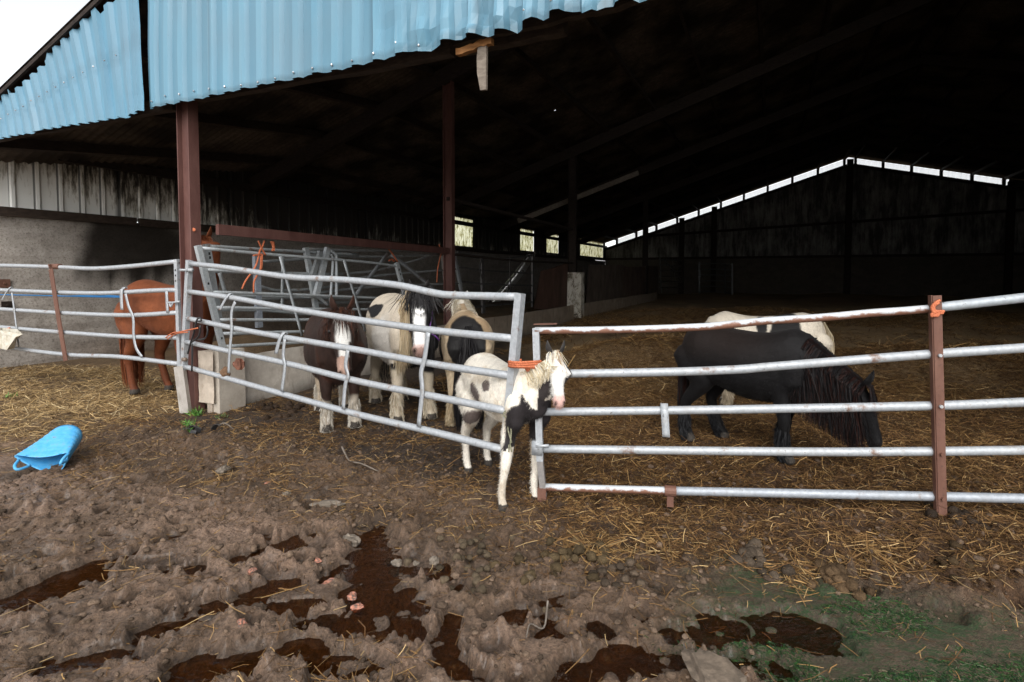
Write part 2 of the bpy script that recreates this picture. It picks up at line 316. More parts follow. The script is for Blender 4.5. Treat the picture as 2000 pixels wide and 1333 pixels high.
# (pixel a, pixel b, radius in metres, depth)
PUD = [((-60, 1215), (150, 1120), .17, .085), ((150, 1115), (350, 1045), .055, .07), ((330, 1112), (470, 1085), .045, .08), ((470, 1085), (560, 1058), .09, .09),
       ((715, 1045), (745, 1140), .15, .10), ((740, 1140), (770, 1190), .17, .10), ((640, 1120), (700, 1110), .06, .07), ((780, 1095), (840, 1108), .08, .07),
       ((300, 1230), (420, 1190), .09, .08), ((420, 1190), (560, 1130), .055, .08), ((540, 1180), (600, 1175), .06, .07), ((90, 1300), (235, 1278), .075, .08),
       ((360, 1310), (470, 1290), .11, .09), ((470, 1270), (600, 1265), .08, .08), ((640, 1298), (740, 1290), .07, .07), ((885, 1195), (872, 1250), .055, .08),
       ((868, 1250), (890, 1300), .06, .08), ((1010, 1190), (1060, 1190), .07, .07), ((855, 1130), (875, 1130), .06, .07), ((1050, 1240), (1070, 1235), .05, .07), ((1035, 1157), (1045, 1157), .035, .06),
       ((1090, 1158), (1115, 1160), .03, .06), ((1120, 1305), (1230, 1290), .10, .06), ((1230, 1285), (1320, 1285), .08, .05), ((1400, 1240), (1450, 1205), .09, .045), ((1450, 1215), (1590, 1235), .13, .045), ((1400, 1285), (1500, 1295), .07, .045), ((1600, 1262), (1640, 1268), .06, .04),
       ((1150, 1118), (1185, 1118), .03, .07), ((1830, 1195), (1850, 1200), .03, .05), ((700, 1215), (760, 1205), .09, .08), ((760, 1250), (800, 1235), .05, .07), ((930, 1165), (960, 1165), .04, .05)]
PUDW = [(onz(*a)[:2], onz(*b)[:2], r, d) for a, b, r, d in PUD]
def seg_d(x, y, a, b):
    ab = b - a; t = np.clip(((x - a[0]) * ab[0] + (y - a[1]) * ab[1]) / (ab @ ab + 1e-9), 0, 1)
    return np.hypot(x - a[0] - t * ab[0], y - a[1] - t * ab[1])
def axis(lo, hi, step, far_lo, far_hi, grow):
    a = list(np.arange(lo, hi, step)); s = step
    while a[-1] < far_hi: s *= grow; a.append(a[-1] + s)
    s = step; b = [lo]
    while b[-1] > far_lo: s *= grow; b.append(b[-1] - s)
    return np.array(b[:0:-1] + a)
GX = axis(-3.7, 3.4, .0098, -260, 260, 1.055); GY = axis(1.75, 4.7, .0098, -120, 300, 1.055)
def straw_edge(x): return np.interp(x, [-.4, 0, .4, .8, 1.6, 2.6, 6], [3.9, 3.5, 3.05, 2.80, 2.70, 2.66, 2.6])
def build_ground():
    X, Y = np.meshgrid(GX, GY); v, u = uvof(X, Y)
    churn = ss(.6, -.9, u) * .75 + .25                                    # deepest churned outside the gates
    near = ss(14, 8, np.hypot(X, Y))
    wx = X + .06 * fbm(X * 4, Y * 4, 31, 3); wy = Y + .06 * fbm(X * 4, Y * 4, 37, 3)
    rid = 1 - np.abs(fbm(wx * 3.2 + 3, wy * 4.6, 3, 4)) * 2
    bil = lambda q, sd, o=2: np.abs(fbm(wx * q, wy * q * 1.1, sd, o, .5)) * 2
    w2x = X + .022 * fbm(X * 14, Y * 14, 41, 2); w2y = Y + .022 * fbm(X * 14, Y * 14, 43, 2)
    bl2 = lambda q, sd: np.abs(fbm(w2x * q, w2y * q, sd, 2, .6)) * 2
    patch = ss(-.35, .25, fbm(X * 1.2, Y * 1.5, 45, 3))
    hc = .010 * (rid - .55) + (.014 + .018 * patch) * (bil(6.5, 5) - .45) + (.012 + .012 * patch) * (bl2(14, 9) - .4) + .010 * (bl2(30, 12) - .4)
    hc = np.where(hc > 0, .017 * np.tanh(hc / .017), .030 * np.tanh(hc / .030))                      # slumped, flat-topped clods
    h = .030 * fbm(wx * 2.1, wy * 2.6, 1, 3) + churn * (hc + .006 * (bl2(62, 16) - .4)) + .007 * churn * fbm(wx * 40, wy * 40, 15, 3, .7)
    slick = ss(.0, .38, fbm(X * .9 + 2.2, Y * 1.5 + 4., 47, 3)) * ss(-.55, -1.0, u); slick = np.maximum(slick, np.exp(-(((X + 2.9) / .9) ** 2 + ((Y - 3.75) / .28) ** 2))); h = h * (1 - .68 * slick)
    fine = near * 1.0
    h = h * fine + .014
    h = h + .03 * np.exp(-((u + .75) / .25) ** 2) * near
    alg = ss(.3, .8, X) * ss(-.75, -1.05, u) * ss(.80, 1.35, X + .5 * fbm(X * 2, Y * 3, 91, 3))   # slimy flat apron on the right
    h = h * (1 - .62 * alg) + alg * (-.004)
    wn = fbm(X * 5.5, Y * 5.5, 77, 4, .6) * .085 + fbm(X * 19, Y * 19, 78, 3, .6) * .02
    pud = np.zeros_like(h)
    for a, b, r, d in PUDW:
        dd = seg_d(X, Y * 1., a, b) / 1.12 + wn
        w = 1 - ss(r * .55, r * 1.25, dd); pud = np.maximum(pud, w * (d * .62 + .012))
    h = h - .030 * ss(.10, .42, fbm(wx * 2.6 + 5, wy * 4.2, 97, 3)) * ss(-1.0, -1.35, u) * ss(1.6, .2, X) * near
    h = h - pud + .012 * ((pud > .004) & (pud < .02))
    # hoof prints: cupped, with a squeezed-up rim, often holding water
    rng = np.random.default_rng(29)
    for k in range(230):
        cx = rng.uniform(-3.6, 3.2); cy = rng.uniform(1.8, 4.6); vv, uu = uvof(cx, cy)
        if uu > .4 or (cx > 1.0 and uu < -.9): continue
        r = rng.uniform(.045, .075); R = r * 2.2; a = rng.uniform(-.9, .9); e = rng.uniform(1., 1.5)
        i0, i1 = np.searchsorted(GX, (cx - R, cx + R)); j0, j1 = np.searchsorted(GY, (cy - R, cy + R))
        if i1 <= i0 or j1 <= j0: continue
        dx = X[j0:j1, i0:i1] - cx; dy = Y[j0:j1, i0:i1] - cy; p_ = (dx * math.cos(a) + dy * math.sin(a)); q_ = (-dx * math.sin(a) + dy * math.cos(a)) / e
        d_ = np.hypot(p_, q_) / r * (1 + .25 * fbm(X[j0:j1, i0:i1] * 20, Y[j0:j1, i0:i1] * 20, 33, 2))
        h[j0:j1, i0:i1] += -rng.uniform(.025, .05) * ss(1.0, .62, d_) + .016 * np.exp(-((d_ - 1.2) / .22) ** 2)
    # clods pressed into the surface
    rng = np.random.default_rng(3)
    for k in range(2600):
        cx = rng.uniform(-3.7, 3.6); cy = rng.uniform(1.7, 5.3); r = rng.choice([.018, .025, .035, .05], p=[.4, .35, .2, .05]) * rng.uniform(.8, 1.3)
        vv, uu = uvof(cx, cy)
        if uu > .25 or (cx > 1.2 and uu < -1.0 and rng.random() < .8): continue
        i0, i1 = np.searchsorted(GX, (cx - r, cx + r)); j0, j1 = np.searchsorted(GY, (cy - r, cy + r))
        if i1 <= i0 or j1 <= j0: continue
        dx = (X[j0:j1, i0:i1] - cx); dy = (Y[j0:j1, i0:i1] - cy); q = 1 - (dx ** 2 + dy ** 2) / r ** 2
        h[j0:j1, i0:i1] += np.sqrt(np.clip(q, 0, 1)) * r * rng.uniform(.3, .75)
    Z = h + smooth_ground(X, Y)
    # what the ground is made of: mud outside, trodden straw and dung inside, hay litter on the left
    n1 = fbm(X * 1.3, Y * 1.6, 51, 4); n2 = fbm(X * 6, Y * 6, 52, 4)
    mud = np.stack([.186 + .06 * n1 + .08 * n2, .120 + .042 * n1 + .054 * n2, .078 + .034 * n1 + .042 * n2], -1)
    loc = h - .030 * fbm(wx * 2.1, wy * 2.6, 1, 3); mud = mud * (.50 + .72 * ss(-.040, .026, loc))[..., None]     # hollows darker, crests paler
    far = ss(4.6, 6.5, Y)[..., None]
    lit = (np.array([.082, .042, .018]) * (1 - far) + np.array([.30, .20, .10]) * far) * (1 + .35 * n1 + .35 * n2)[..., None]  # far litter paler: extra light deep inside painted into its colour
    hay = np.array([.165, .105, .052]) * (1 + .3 * n1 + .4 * n2)[..., None]
    dark = np.array([.055, .036, .024]) * (1 + .4 * n2)[..., None]
    inside = np.clip(np.maximum(ss(-.85, -.45, u + .25 * n2 + .2 * n1), ss(-.12, .16, Y - straw_edge(X) + .18 * n2 + .12 * n1) * ss(-.5, .1, X)), 0, 1)
    wr = inside * ss(-.3, .7, X + .3 * n1); wd = inside * (1 - ss(-.3, .7, X + .3 * n1))
    wl = ss(.3, -.5, v + .3 * n1) * ss(-1.75, -1.2, u + .4 * n1)
    c = mud * (1 - inside[..., None]) + lit * wr[..., None] + dark * wd[..., None]
    c = c * (1 - wl[..., None]) + hay * wl[..., None]
    wm = ss(-1.85, -1.15, u + .35 * fbm(X * 1.1, Y * 1.4, 423, 3)) * (1 - inside) * (1 - wl) * .85
    c = c * (1 - wm[..., None]) + np.array([.098, .058, .031]) * (1 + .5 * n2 + .3 * n1)[..., None] * wm[..., None]
    under = ss(WATER_Z + .004, WATER_Z - .02, Z)[..., None] * (pud > .003)[..., None]; c = c * (1 - under) + np.array([.20, .115, .052]) * under
    algm = alg
    a1 = .0 * ss(.05, .30, fbm(X * 1.5 + .8 * Y, Y * 6 - 1.5 * X, 61, 4) + .25 * fbm(X * 12, Y * 30, 62, 3)) * alg
    c = c * (1 - .9 * a1[..., None]) + np.array([.030, .072, .020]) * (.9 * a1)[..., None]
    a2 = alg[..., None] * .25; c = c * (1 - a2) + np.array([.085, .088, .05]) * a2
    wet = np.clip((1 - inside * .9 - wl * .9 - wm * .6) * (.45 + .55 * slick), 0.05, 1)
    n = len(GX); m = len(GY); idx = np.arange(n * m).reshape(m, n)
    f = np.stack([idx[:-1, :-1], idx[:-1, 1:], idx[1:, 1:], idx[1:, :-1]], -1).reshape(-1, 4)
    me = mesh_from('ground', np.stack([X, Y, Z], -1).reshape(-1, 3), f, np.clip(c, .005, 1).reshape(-1, 3), [M['mud']], None, True)
    at_ = me.attributes.new('wet', 'FLOAT', 'POINT'); at_.data.foreach_set('value', wet.ravel().astype(np.float32)); at2 = me.attributes.new('alg', 'FLOAT', 'POINT'); at2.data.foreach_set('value', algm.ravel().astype(np.float32))
    tag(place('ground', me), kind='structure'); return Z
GZ = build_ground()
def ground_z(x, y):
    x = np.asarray(x, float); y = np.asarray(y, float)
    i = np.clip(np.searchsorted(GX, x) - 1, 0, len(GX) - 2); j = np.clip(np.searchsorted(GY, y) - 1, 0, len(GY) - 2)
    fx = (x - GX[i]) / (GX[i + 1] - GX[i]); fy = (y - GY[j]) / (GY[j + 1] - GY[j])
    return (GZ[j, i] * (1 - fx) + GZ[j, i + 1] * fx) * (1 - fy) + (GZ[j + 1, i] * (1 - fx) + GZ[j + 1, i + 1] * fx) * fy
def on_ground(px, py):
    q = onz(px, py, 0)
    for _ in range(8): q = onz(px, py, float(smooth_ground(q[0], q[1])) + .04)
    return np.array([q[0], q[1], float(ground_z(q[0], q[1]))])
wb = MB(); wb.add([(-4.6, 1.3, WATER_Z), (3.6, 1.3, WATER_Z), (3.6, 4.2, WATER_Z), (-4.6, 4.2, WATER_Z)], [(0, 1, 2, 3)])
tag(build('puddle_water', wb, M['water']), kind='structure')

# ------------------------------------------------------------------ loose straw, hay and clods
def ribbons(root, dirs, length, width, col, bend, seg=2):
    """flat bent stalks, vectorised: returns verts, quads, colours"""
    n = len(root); up = np.array([0, 0, 1.]); d = dirs / np.linalg.norm(dirs, axis=1)[:, None]
    side = np.cross(d, up + RNG.normal(0, .5, (n, 3))); side /= np.linalg.norm(side, axis=1)[:, None]
    lat = np.cross(d, side); V_ = []
    for k in range(seg + 1):
        t = k / seg; p = root + d * (length * t)[:, None] + side * (bend * np.sin(math.pi * t) * length)[:, None] + lat * (bend * .5 * t * t * length)[:, None]
        V_ += [p - side * (width / 2)[:, None], p + side * (width / 2)[:, None]]
    Vv = np.stack(V_, 1).reshape(-1, 3); b = np.arange(n)[:, None] * (2 * (seg + 1))
    q = np.concatenate([b + np.array([[2 * k, 2 * k + 1, 2 * k + 3, 2 * k + 2]]) for k in range(seg)], 0)
    return Vv, q, np.repeat(col, 2 * (seg + 1), 0)
def scatter(name, n, xr, yr, keep, palette, probs, lr, wr, tilt=.22, lift=.012, bright=None):
    x = RNG.uniform(*xr, n); y = yr[0] + (yr[1] - yr[0]) * RNG.uniform(0, 1, n) ** 1.35
    k = keep(x, y) > RNG.uniform(0, 1, n); x, y = x[k], y[k]; n = len(x)
    z = ground_z(x, y) + RNG.uniform(0.0, 1, n) ** 2 * lift
    a = RNG.uniform(0, 2 * math.pi, n) + 1.2 * fbm(x * 1.7, y * 1.7, 301, 2)
    d = np.stack([np.cos(a), np.sin(a) * .9, RNG.normal(.03, tilt, n)], -1)
    L = RNG.uniform(*lr, n) * RNG.choice([.6, 1, 1.4], n); w = RNG.uniform(*wr, n)
    c = np.array(palette)[RNG.choice(len(palette), n, p=probs)] * RNG.uniform(.7, 1.3, (n, 1))
    root = np.stack([x, y, z], -1) - d * (L / 2)[:, None]
    lowest = np.minimum(ground_z(root[:, 0], root[:, 1]) - root[:, 2], 0) * 0
    root[:, 2] = np.maximum(root[:, 2], z - .004)
    v, q, cc = ribbons(root, d, L, w, c, RNG.normal(0, .09, n)); me = mesh_from(name, v, q, cc, [M['straw']]); return place(name, me)
GOLD = [(.34, .205, .078), (.21, .115, .042), (.115, .058, .022), (.06, .032, .014), (.44, .30, .14)]
def k_in(x, y):
    v, u = uvof(x, y); cl = ss(-.35, .3, fbm(x * 1.8, y * 2.0, 401, 3))
    return ss(-.15, .2, y - straw_edge(x) + .22 * fbm(x * 3, y * 3, 402, 3)) * ss(-.35, .6, x + .35 * fbm(x * 2, y * 2, 403, 2)) * (.55 + .45 * cl)
tag(scatter('straw_bedding', 430000, (-.5, 7.0), (2.5, 9.0), k_in, GOLD, [.09, .24, .36, .28, .03], (.03, .12), (.0018, .0040)), kind='stuff')
def k_left(x, y):
    v, u = uvof(x, y); cl = ss(-.3, .3, fbm(x * 1.6, y * 2.4, 411, 3))
    return ss(.25, -.45, v + .3 * fbm(x * 2, y * 2, 412, 2)) * ss(-1.75, -1.15, u + .5 * fbm(x * 1.4, y * 2, 413, 3)) * ss(1.8, 1.0, u) * (.3 + .7 * cl)
def k_far(x, y):
    v, u = uvof(x, y); return ss(.5, .9, v) * ss(6, 8, y) * ss(30, 20, u) * ss(-.4, .2, fbm(x * .9, y * .9, 405, 3))
tag(scatter('far_bedding', 90000, (-1, 16), (6, 20), k_far, GOLD, [.22, .34, .26, .12, .06], (.08, .25), (.006, .011), .3, .04), kind='stuff')
tag(scatter('hay_litter', 95000, (-8.5, -2.6), (4.2, 9.2), k_left, [(.50, .35, .17), (.36, .24, .105), (.23, .145, .065), (.11, .07, .036), (.60, .46, .26)], [.20, .32, .26, .15, .07], (.05, .17), (.003, .0055)), kind='stuff')
def k_mid(x, y):
    v, u = uvof(x, y); cl = ss(-.05, .4, fbm(x * 2.2, y * 2.4, 421, 3)); c2 = ss(.1, .45, fbm(x * 1.1, y * 1.3, 422, 3))
    a = ss(-1.9, -1.15, u + .35 * fbm(x * 1.1, y * 1.4, 423, 3)) * ss(3.5, .5, u); return a * (.30 + .6 * cl) * ss(1.5, .2, x) + (.02 + .09 * cl + .10 * c2) * (.12 + .88 * (ground_z(x, y) > WATER_Z))
tag(scatter('scattered_straw', 190000, (-4.6, 3.6), (1.8, 8.0), k_mid, GOLD, [.18, .28, .30, .18, .06], (.03, .11), (.0016, .0036)), kind='stuff')
def k_alg(x, y):
    v, u = uvof(x, y); a = ss(.3, .8, x) * ss(-.75, -1.05, u) * ss(.80, 1.35, x + .5 * fbm(x * 2, y * 3, 91, 3))
    return .75 * a * (ground_z(x, y) > WATER_Z - .004) * ss(-.06, .30, fbm(x * 2.0 + 1.0 * y, y * 5.0 - 1.2 * x, 433, 4) + .35 * fbm(x * 9, y * 22, 434, 3))
tag(scatter('algae_mat', 170000, (.2, 3.3), (1.7, 3.2), k_alg, [(.016, .048, .010), (.028, .075, .017), (.011, .030, .011), (.085, .11, .06), (.11, .085, .055)], [.34, .22, .24, .07, .13], (.006, .03), (.002, .0045), .035, .002), kind='stuff')
# the paler drift that the horses have kicked out under the gate
def k_drift(x, y):
    g = 0
    for px, py, r in ((1180, 1062, .22), (1245, 1070, .18), (430, 930, .10), (465, 910, .1), (560, 1130, .05), (1560, 1115, .15), (1700, 1080, .2), (1110, 820, .3), (1230, 690, .45), (1160, 690, .4), (1750, 710, .5), (1880, 720, .4)):
        q = on_ground(px, py); g = np.maximum(g, np.exp(-(((x - q[0]) / r) ** 2 + ((y - q[1]) / (r * .6)) ** 2)))
    return g
tag(scatter('pale_straw_drift', 150000, (-2.6, 6.5), (2.4, 8.2), k_drift, GOLD, [.34, .34, .18, .04, .10], (.05, .17), (.0025, .005), .16, .02), kind='stuff')
def lump_verts(r, sq=(1, 1, .75), seed=0, sub=1):
    t = (1 + 5 ** .5) / 2
    v = np.array([(-1, t, 0), (1, t, 0), (-1, -t, 0), (1, -t, 0), (0, -1, t), (0, 1, t), (0, -1, -t), (0, 1, -t), (t, 0, -1), (t, 0, 1), (-t, 0, -1), (-t, 0, 1)], float)
    f = [(0, 11, 5), (0, 5, 1), (0, 1, 7), (0, 7, 10), (0, 10, 11), (1, 5, 9), (5, 11, 4), (11, 10, 2), (10, 7, 6), (7, 1, 8), (3, 9, 4), (3, 4, 2), (3, 2, 6), (3, 6, 8), (3, 8, 9), (4, 9, 5), (2, 4, 11), (6, 2, 10), (8, 6, 7), (9, 8, 1)]
    v /= np.linalg.norm(v[0])
    for _ in range(sub):
        v = list(v); nf = []; mid = {}
        def mp(a, b):
            k = (min(a, b), max(a, b))
            if k not in mid: m = (v[a] + v[b]); mid[k] = len(v); v.append(m / np.linalg.norm(m))
            return mid[k]
        for a, b, c in f:
            x, y, z = mp(a, b), mp(b, c), mp(c, a); nf += [(a, x, z), (b, y, x), (c, z, y), (x, y, z)]
        f = nf; v = np.array(v)
    rg = np.random.default_rng(seed); ph = rg.uniform(0, 6, 6)
    w = 1 + .13 * np.sin(3 * v[:, 0] + ph[0]) * np.cos(2.5 * v[:, 1] + ph[1]) + .12 * np.sin(5 * v[:, 2] + ph[2] + 2 * v[:, 0]) + .07 * np.sin(9 * v[:, 1] + ph[3]) + rg.normal(0, .03, len(v))
    return v * w[:, None] * r * np.array(sq), f
cb = MB(); rng = np.random.default_rng(23)
for k in range(9000):
    x = rng.uniform(-3.9, 3.4); y = 1.8 + 3.6 * rng.random() ** 1.3; v_, u_ = uvof(x, y)
    if u_ > .5 or (x > 1.0 and u_ < -1.0): continue
    z = float(ground_z(x, y))
    if z < WATER_Z + .012: continue
    r = rng.choice([.005, .008, .012, .017], p=[.42, .33, .2, .05]) * rng.uniform(.8, 1.3)
    vv, ff = lump_verts(r, (rng.uniform(.8, 1.5), rng.uniform(.8, 1.2), rng.uniform(.5, .9)), k, 1 if r > .009 else 0); a = rng.uniform(0, 6); R2 = np.array([[math.cos(a), -math.sin(a), 0], [math.sin(a), math.cos(a), 0], [0, 0, 1]])
    cb.add(vv @ R2.T + (x, y, z + r * .2), ff, np.array((.15, .104, .072)) * rng.uniform(.45, 1.35))
tag(build('mud_clods', cb, M['clod'], smooth=True), kind='stuff')

# ------------------------------------------------------------------ the barn
VL, VR, VRIDGE, UREAR = -5.5, 25.9, 10.2, 36.5
EAVE, SLOPE, CLADZ = 4.02, .318, 3.37
def roof_z(v, u=20.): return (EAVE + SLOPE * (v - VL) if v < VRIDGE else EAVE + SLOPE * (VRIDGE - VL) - .25 * (v - VRIDGE)) - .70 * float(np.clip(1 - u / 5.3, 0, 1.06)) * float(ss(9, 3, v))   # the front bay has sunk
barn = thing('barn', 'large open fronted cattle barn clad in faded blue corrugated steel, dark inside', 'barn', BW(0, 0, 0))
BUv = np.array([*BU, 0]); BVv = np.array([*BV, 0]); Zv = np.array([0, 0, 1.])
def bwbox(mb, v0, v1, u0, u1, z0, z1, col=None):
    return mb.box((BW(v0, u0, z0) + BW(v1, u1, z1)) / 2, BVv * (v1 - v0) / 2, BUv * (u1 - u0) / 2, Zv * (z1 - z0) / 2, col)
def trap(s, pitch, depth, flat=.30):                 # box-rib profile
    q = (s / pitch) % 1.0
    return depth * (ss(0, .10, q) - ss(flat + .12, flat + .24, q))
def sheet_grid(mb, S_, T_, pos, col=None, m=0):
    """grid of points pos(i over S_, j over T_)"""
    P = np.array([[pos(a, b) for a in S_] for b in T_]); k = len(S_); idx = np.arange(k * len(T_)).reshape(len(T_), k)
    f = np.stack([idx[:-1, :-1], idx[:-1, 1:], idx[1:, 1:], idx[1:, :-1]], -1).reshape(-1, 4)
    c = np.array([[col(a, b) for a in S_] for b in T_]).reshape(-1, 3) if col else None
    return mb.add(P.reshape(-1, 3), f.tolist(), c, m)
PITCHS = .232
def prof_pts(v0, v1, pitch=PITCHS):
    o = [v0]
    k0 = math.floor(v0 / pitch)
    for k in range(k0, int(v1 / pitch) + 2):
        for q in (0, .10, .22, .42, .54, .77): 
            x = (k + q) * pitch
            if v0 < x < v1: o.append(x)
    o.append(v1); return o
rngb = np.random.default_rng(5)
edge_n = {}
def jag(v):
    k = round(v / PITCHS * 2)
    if k not in edge_n: edge_n[k] = rngb.normal(0, 1)
    return edge_n[k]
def dent(v, z):                                       # crumpled stretch of the right-hand run, worst along its lower edge
    a = ss(2.6, 3.3, v) * ss(CLADZ + 1.0, CLADZ + .05, z)
    return a * (.050 * float(fbm(np.array(v * 3.1), np.array(z * 3.3), 81, 3)) + .03 * float(fbm(np.array(v * 9), np.array(z * 7), 83, 2))) + .008 * float(fbm(np.array(v * 1.5), np.array(z * 2.), 85, 2))
def lower(v):
    b = CLADZ + .006 * jag(v) - .02 * ss(-1.9, -.4, v) * ss(-.25, -.45, v)
    return b + ss(2.9, 3.4, v) * (.012 * math.sin(v * 9) + .016 * jag(v + 7)) + ss(3.0, 4.6, v) * .05
mb = MB()
def pos_r(v, t):
    z0 = lower(v); z1 = min(roof_z(v, 0) - .10, 6.4); z = z0 + (z1 - z0) * t
    vv = v + .012 * math.sin(z * 3 + v); return BW(vv, -.17 - trap(v, PITCHS, .034) - dent(v, z) - .03 * ss(.9, 1., 1 - t) * ss(3.2, 3.5, v) * math.sin(v * 13) ** 2 - .006 * (math.floor((v + .29) / 1.02) % 2), z)
def col_r(v, t): return np.array((1, 1, 1)) * (1 - .17 * (trap(v, PITCHS, 1) < .5)) * (.72 if t < .02 else 1) * (.93 + .07 * (math.floor((v + .29) / 1.02) % 2)) * (.62 if 0 < (v + .29) % 1.02 < .03 else 1)  # rib shading painted in: valleys darker than crowns
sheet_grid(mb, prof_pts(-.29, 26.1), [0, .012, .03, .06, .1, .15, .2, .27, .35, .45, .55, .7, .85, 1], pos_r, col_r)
# the slipped run on the left: every sheet leans outward at the top, more the further left it hangs
def pos_l(v, t):
    z0 = lower(v) - .015 * (v + 3); z1 = roof_z(v, 0) - .11; z = z0 + (z1 - z0) * t
    k = .09 + .20 * ss(-.35, -1.6, v); q = v - k * (z - z0)
    z1 = min(roof_z(q, 0) - .10, roof_z(v, 0)); z = z0 + (z1 - z0) * t; q = v - k * (z - z0)
    step = .07 * (math.floor((v + 6) / 1.02) % 2)
    return BW(q, -.20 - trap(v, PITCHS * .86, .042) - .05 * ss(-.65, -.36, v) * (1 - t) + .012 * float(fbm(np.array(v * 2.), np.array(z * 3.), 87, 2)), z - step * t)
def col_l(v, t): return np.array((.90, .93, .95)) * (1 - .12 * (trap(v, PITCHS * .86, 1) > .5)) * (1 - .1 * (.45 < t < .6))
sheet_grid(mb, prof_pts(-6.1, -.27, PITCHS * .86), [0, .02, .06, .12, .2, .3, .42, .5, .56, .64, .78, .9, 1], pos_l, col_l)
for k in range(int(26 / PITCHS)):                     # fixings through the crowns
    v = -.25 + k * PITCHS + .06
    if v > 6.2: break
    for dz in (.045,):
        p = BW(v, -.215 - dent(v, CLADZ + dz), lower(v) + dz + .02 * jag(v + 3)); vv, ff = lump_verts(.011, (1, 1, 1), k, 0); mb.add(vv + p, ff, None, 1)
for k in range(27):
    v = -5.9 + k * PITCHS * .86 + .05; z0 = lower(v)
    for fr in (.48,):
        kk = .09 + .20 * ss(-.35, -1.6, v); z = z0 + (roof_z(v, 0) - .16 - z0) * fr
        p = BW(v - kk * (z - z0), -.255, z); vv, ff = lump_verts(.010, (1, 1, 1), k, 0); mb.add(vv + p, ff, None, 1)
build('gable_cladding', mb, [M['blue'], M['screw']], barn)
# roof sheets
mb = MB()
us = np.arange(-.27, UREAR + .5, .052)
for s_ in (0, 1):
    v0, v1 = (VL - .35, VRIDGE) if s_ == 0 else (VRIDGE, VR + .35)
    vs = np.linspace(v0, v1, 14); P = np.stack([np.stack([np.array(BW(v, u, roof_z(v, u) + .022 * math.sin(u / .146 * 2 * math.pi))) for u in us]) for v in vs])
    k = len(us); idx = np.arange(k * len(vs)).reshape(len(vs), k); f = np.stack([idx[:-1, :-1], idx[:-1, 1:], idx[1:, 1:], idx[1:, :-1]], -1).reshape(-1, 4)
    mb.add(P.reshape(-1, 3), f.tolist())
build('roof', mb, M['roof'], barn, True)
# dark barge board at the verge
mb = MB()
for v0, v1 in ((VL - .36, 3.), (3., 9.), (9., VRIDGE), (VRIDGE, VR + .36)):
    a, b = BW(v0, -.25, roof_z(v0, -.3) - .035), BW(v1, -.25, roof_z(v1, -.3) - .035); mb.bar(a, b, .05, .03, Zv)
build('barge_board', mb, M['roofsteel'], barn)
# left side wall: concrete below, a rail, sheet above with four clear panels
def leftwall_u(px): return (lambda q: (q[:2] - P0) @ BU)(onplane(px, 480, BW(VL, 0, 0), BW(VL, 5, 0)))
mb = MB()
uu = np.concatenate([np.linspace(-.35, 8, 90), np.linspace(8.3, UREAR, 40)]); zz = np.linspace(-.4, 2.58, 26)
def pos_c(u, z): return BW(VL + .012 * float(fbm(np.array(u * 1.3), np.array(z * 2.5), 91, 4)) + .006 * math.sin(z * 21), u, z)
def col_c(u, z):
    n = float(fbm(np.array(u * 1.8), np.array(z * 1.8), 93, 4)); n2 = float(fbm(np.array(u * 6.5), np.array(z * .5), 94, 4))
    d = ss(1.55, 1.95, u + .3 * n) * ss(1.15, 1.75, z + .35 * n2 + .15 * n) * ss(4.6, 3.2, u + .4 * n)      # sooty damp patch below the rail
    lo = ss(.85, .1, z + .5 * n) * ss(1.0, 2.6, u + n)                                       # dung-splashed lower half
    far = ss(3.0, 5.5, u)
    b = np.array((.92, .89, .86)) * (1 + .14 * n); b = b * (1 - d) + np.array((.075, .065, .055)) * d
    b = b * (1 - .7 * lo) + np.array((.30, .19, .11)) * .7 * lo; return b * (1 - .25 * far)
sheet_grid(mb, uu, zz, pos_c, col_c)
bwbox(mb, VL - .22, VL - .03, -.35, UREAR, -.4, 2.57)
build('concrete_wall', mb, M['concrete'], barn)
WIN = [(885, 924, 2.72, 3.86), (1017, 1043, 2.78, 3.88), (1067, 1091, 2.80, 3.90), (1134, 1180, 2.82, 3.92)]
WIN = [(leftwall_u(a), leftwall_u(b), c, d) for a, b, c, d in WIN]; WIN[3] = (WIN[3][0], min(WIN[3][1], UREAR - .6), WIN[3][2], WIN[3][3])
def pos_w(u, z): return BW(VL - .02 + trap(u, .34, .035, .12), u, z)
def col_w(u, z): return np.array((1, 1, 1.)) * (.12 if 0 < ((u / .34) % 1) < .06 else 1)
mb = MB(); cuts = [-.4] + [x for w in WIN for x in w[:2]] + [UREAR]
def rib_u(a, b):
    o = [a]; 
    for k in range(int(a / .34) - 1, int(b / .34) + 2):
        for q in (0, .02, .06, .10, .24, .36, .5, .75):
            x = (k + q) * .34
            if a + .004 < x < b - .004: o.append(x)
    return o + [b]
def split_z(z0, z1): return np.linspace(z0, z1, 4)
edges = cuts
for i in range(len(edges) - 1):
    a, b = edges[i], edges[i + 1]
    if i % 2 == 0: sheet_grid(mb, rib_u(a, b), split_z(2.60, EAVE + .06), pos_w, col_w)
    else:
        w = WIN[i // 2]; sheet_grid(mb, rib_u(a, b), [2.60, w[2]], pos_w, col_w); 
        if w[3] < EAVE: sheet_grid(mb, rib_u(a, b), [w[3], EAVE + .06], pos_w, col_w)
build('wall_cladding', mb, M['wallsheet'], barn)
for w in WIN:
    mb = MB(); s_ = np.arange(w[0], w[1] + .02, .035)
    sheet_grid(mb, s_, np.linspace(w[2] - .06, w[3] + .06, 3), lambda u, z: BW(VL - .04 + .02 * math.sin(u / .15 * 2 * math.pi), u, z)); build('clear_panel', mb, M['mossy_clear_sheet'], barn)
mb = MB(); 
for u in np.arange(-.4, UREAR - 2.9, 3.1): mb.bar(BW(VL + .06, u, 2.585 + .015 * math.sin(u)), BW(VL + .06, u + 3.04, 2.58 + .015 * math.sin(u + 2)), .15, .07, Zv)
build('wall_rail', mb, M['timber'], barn)
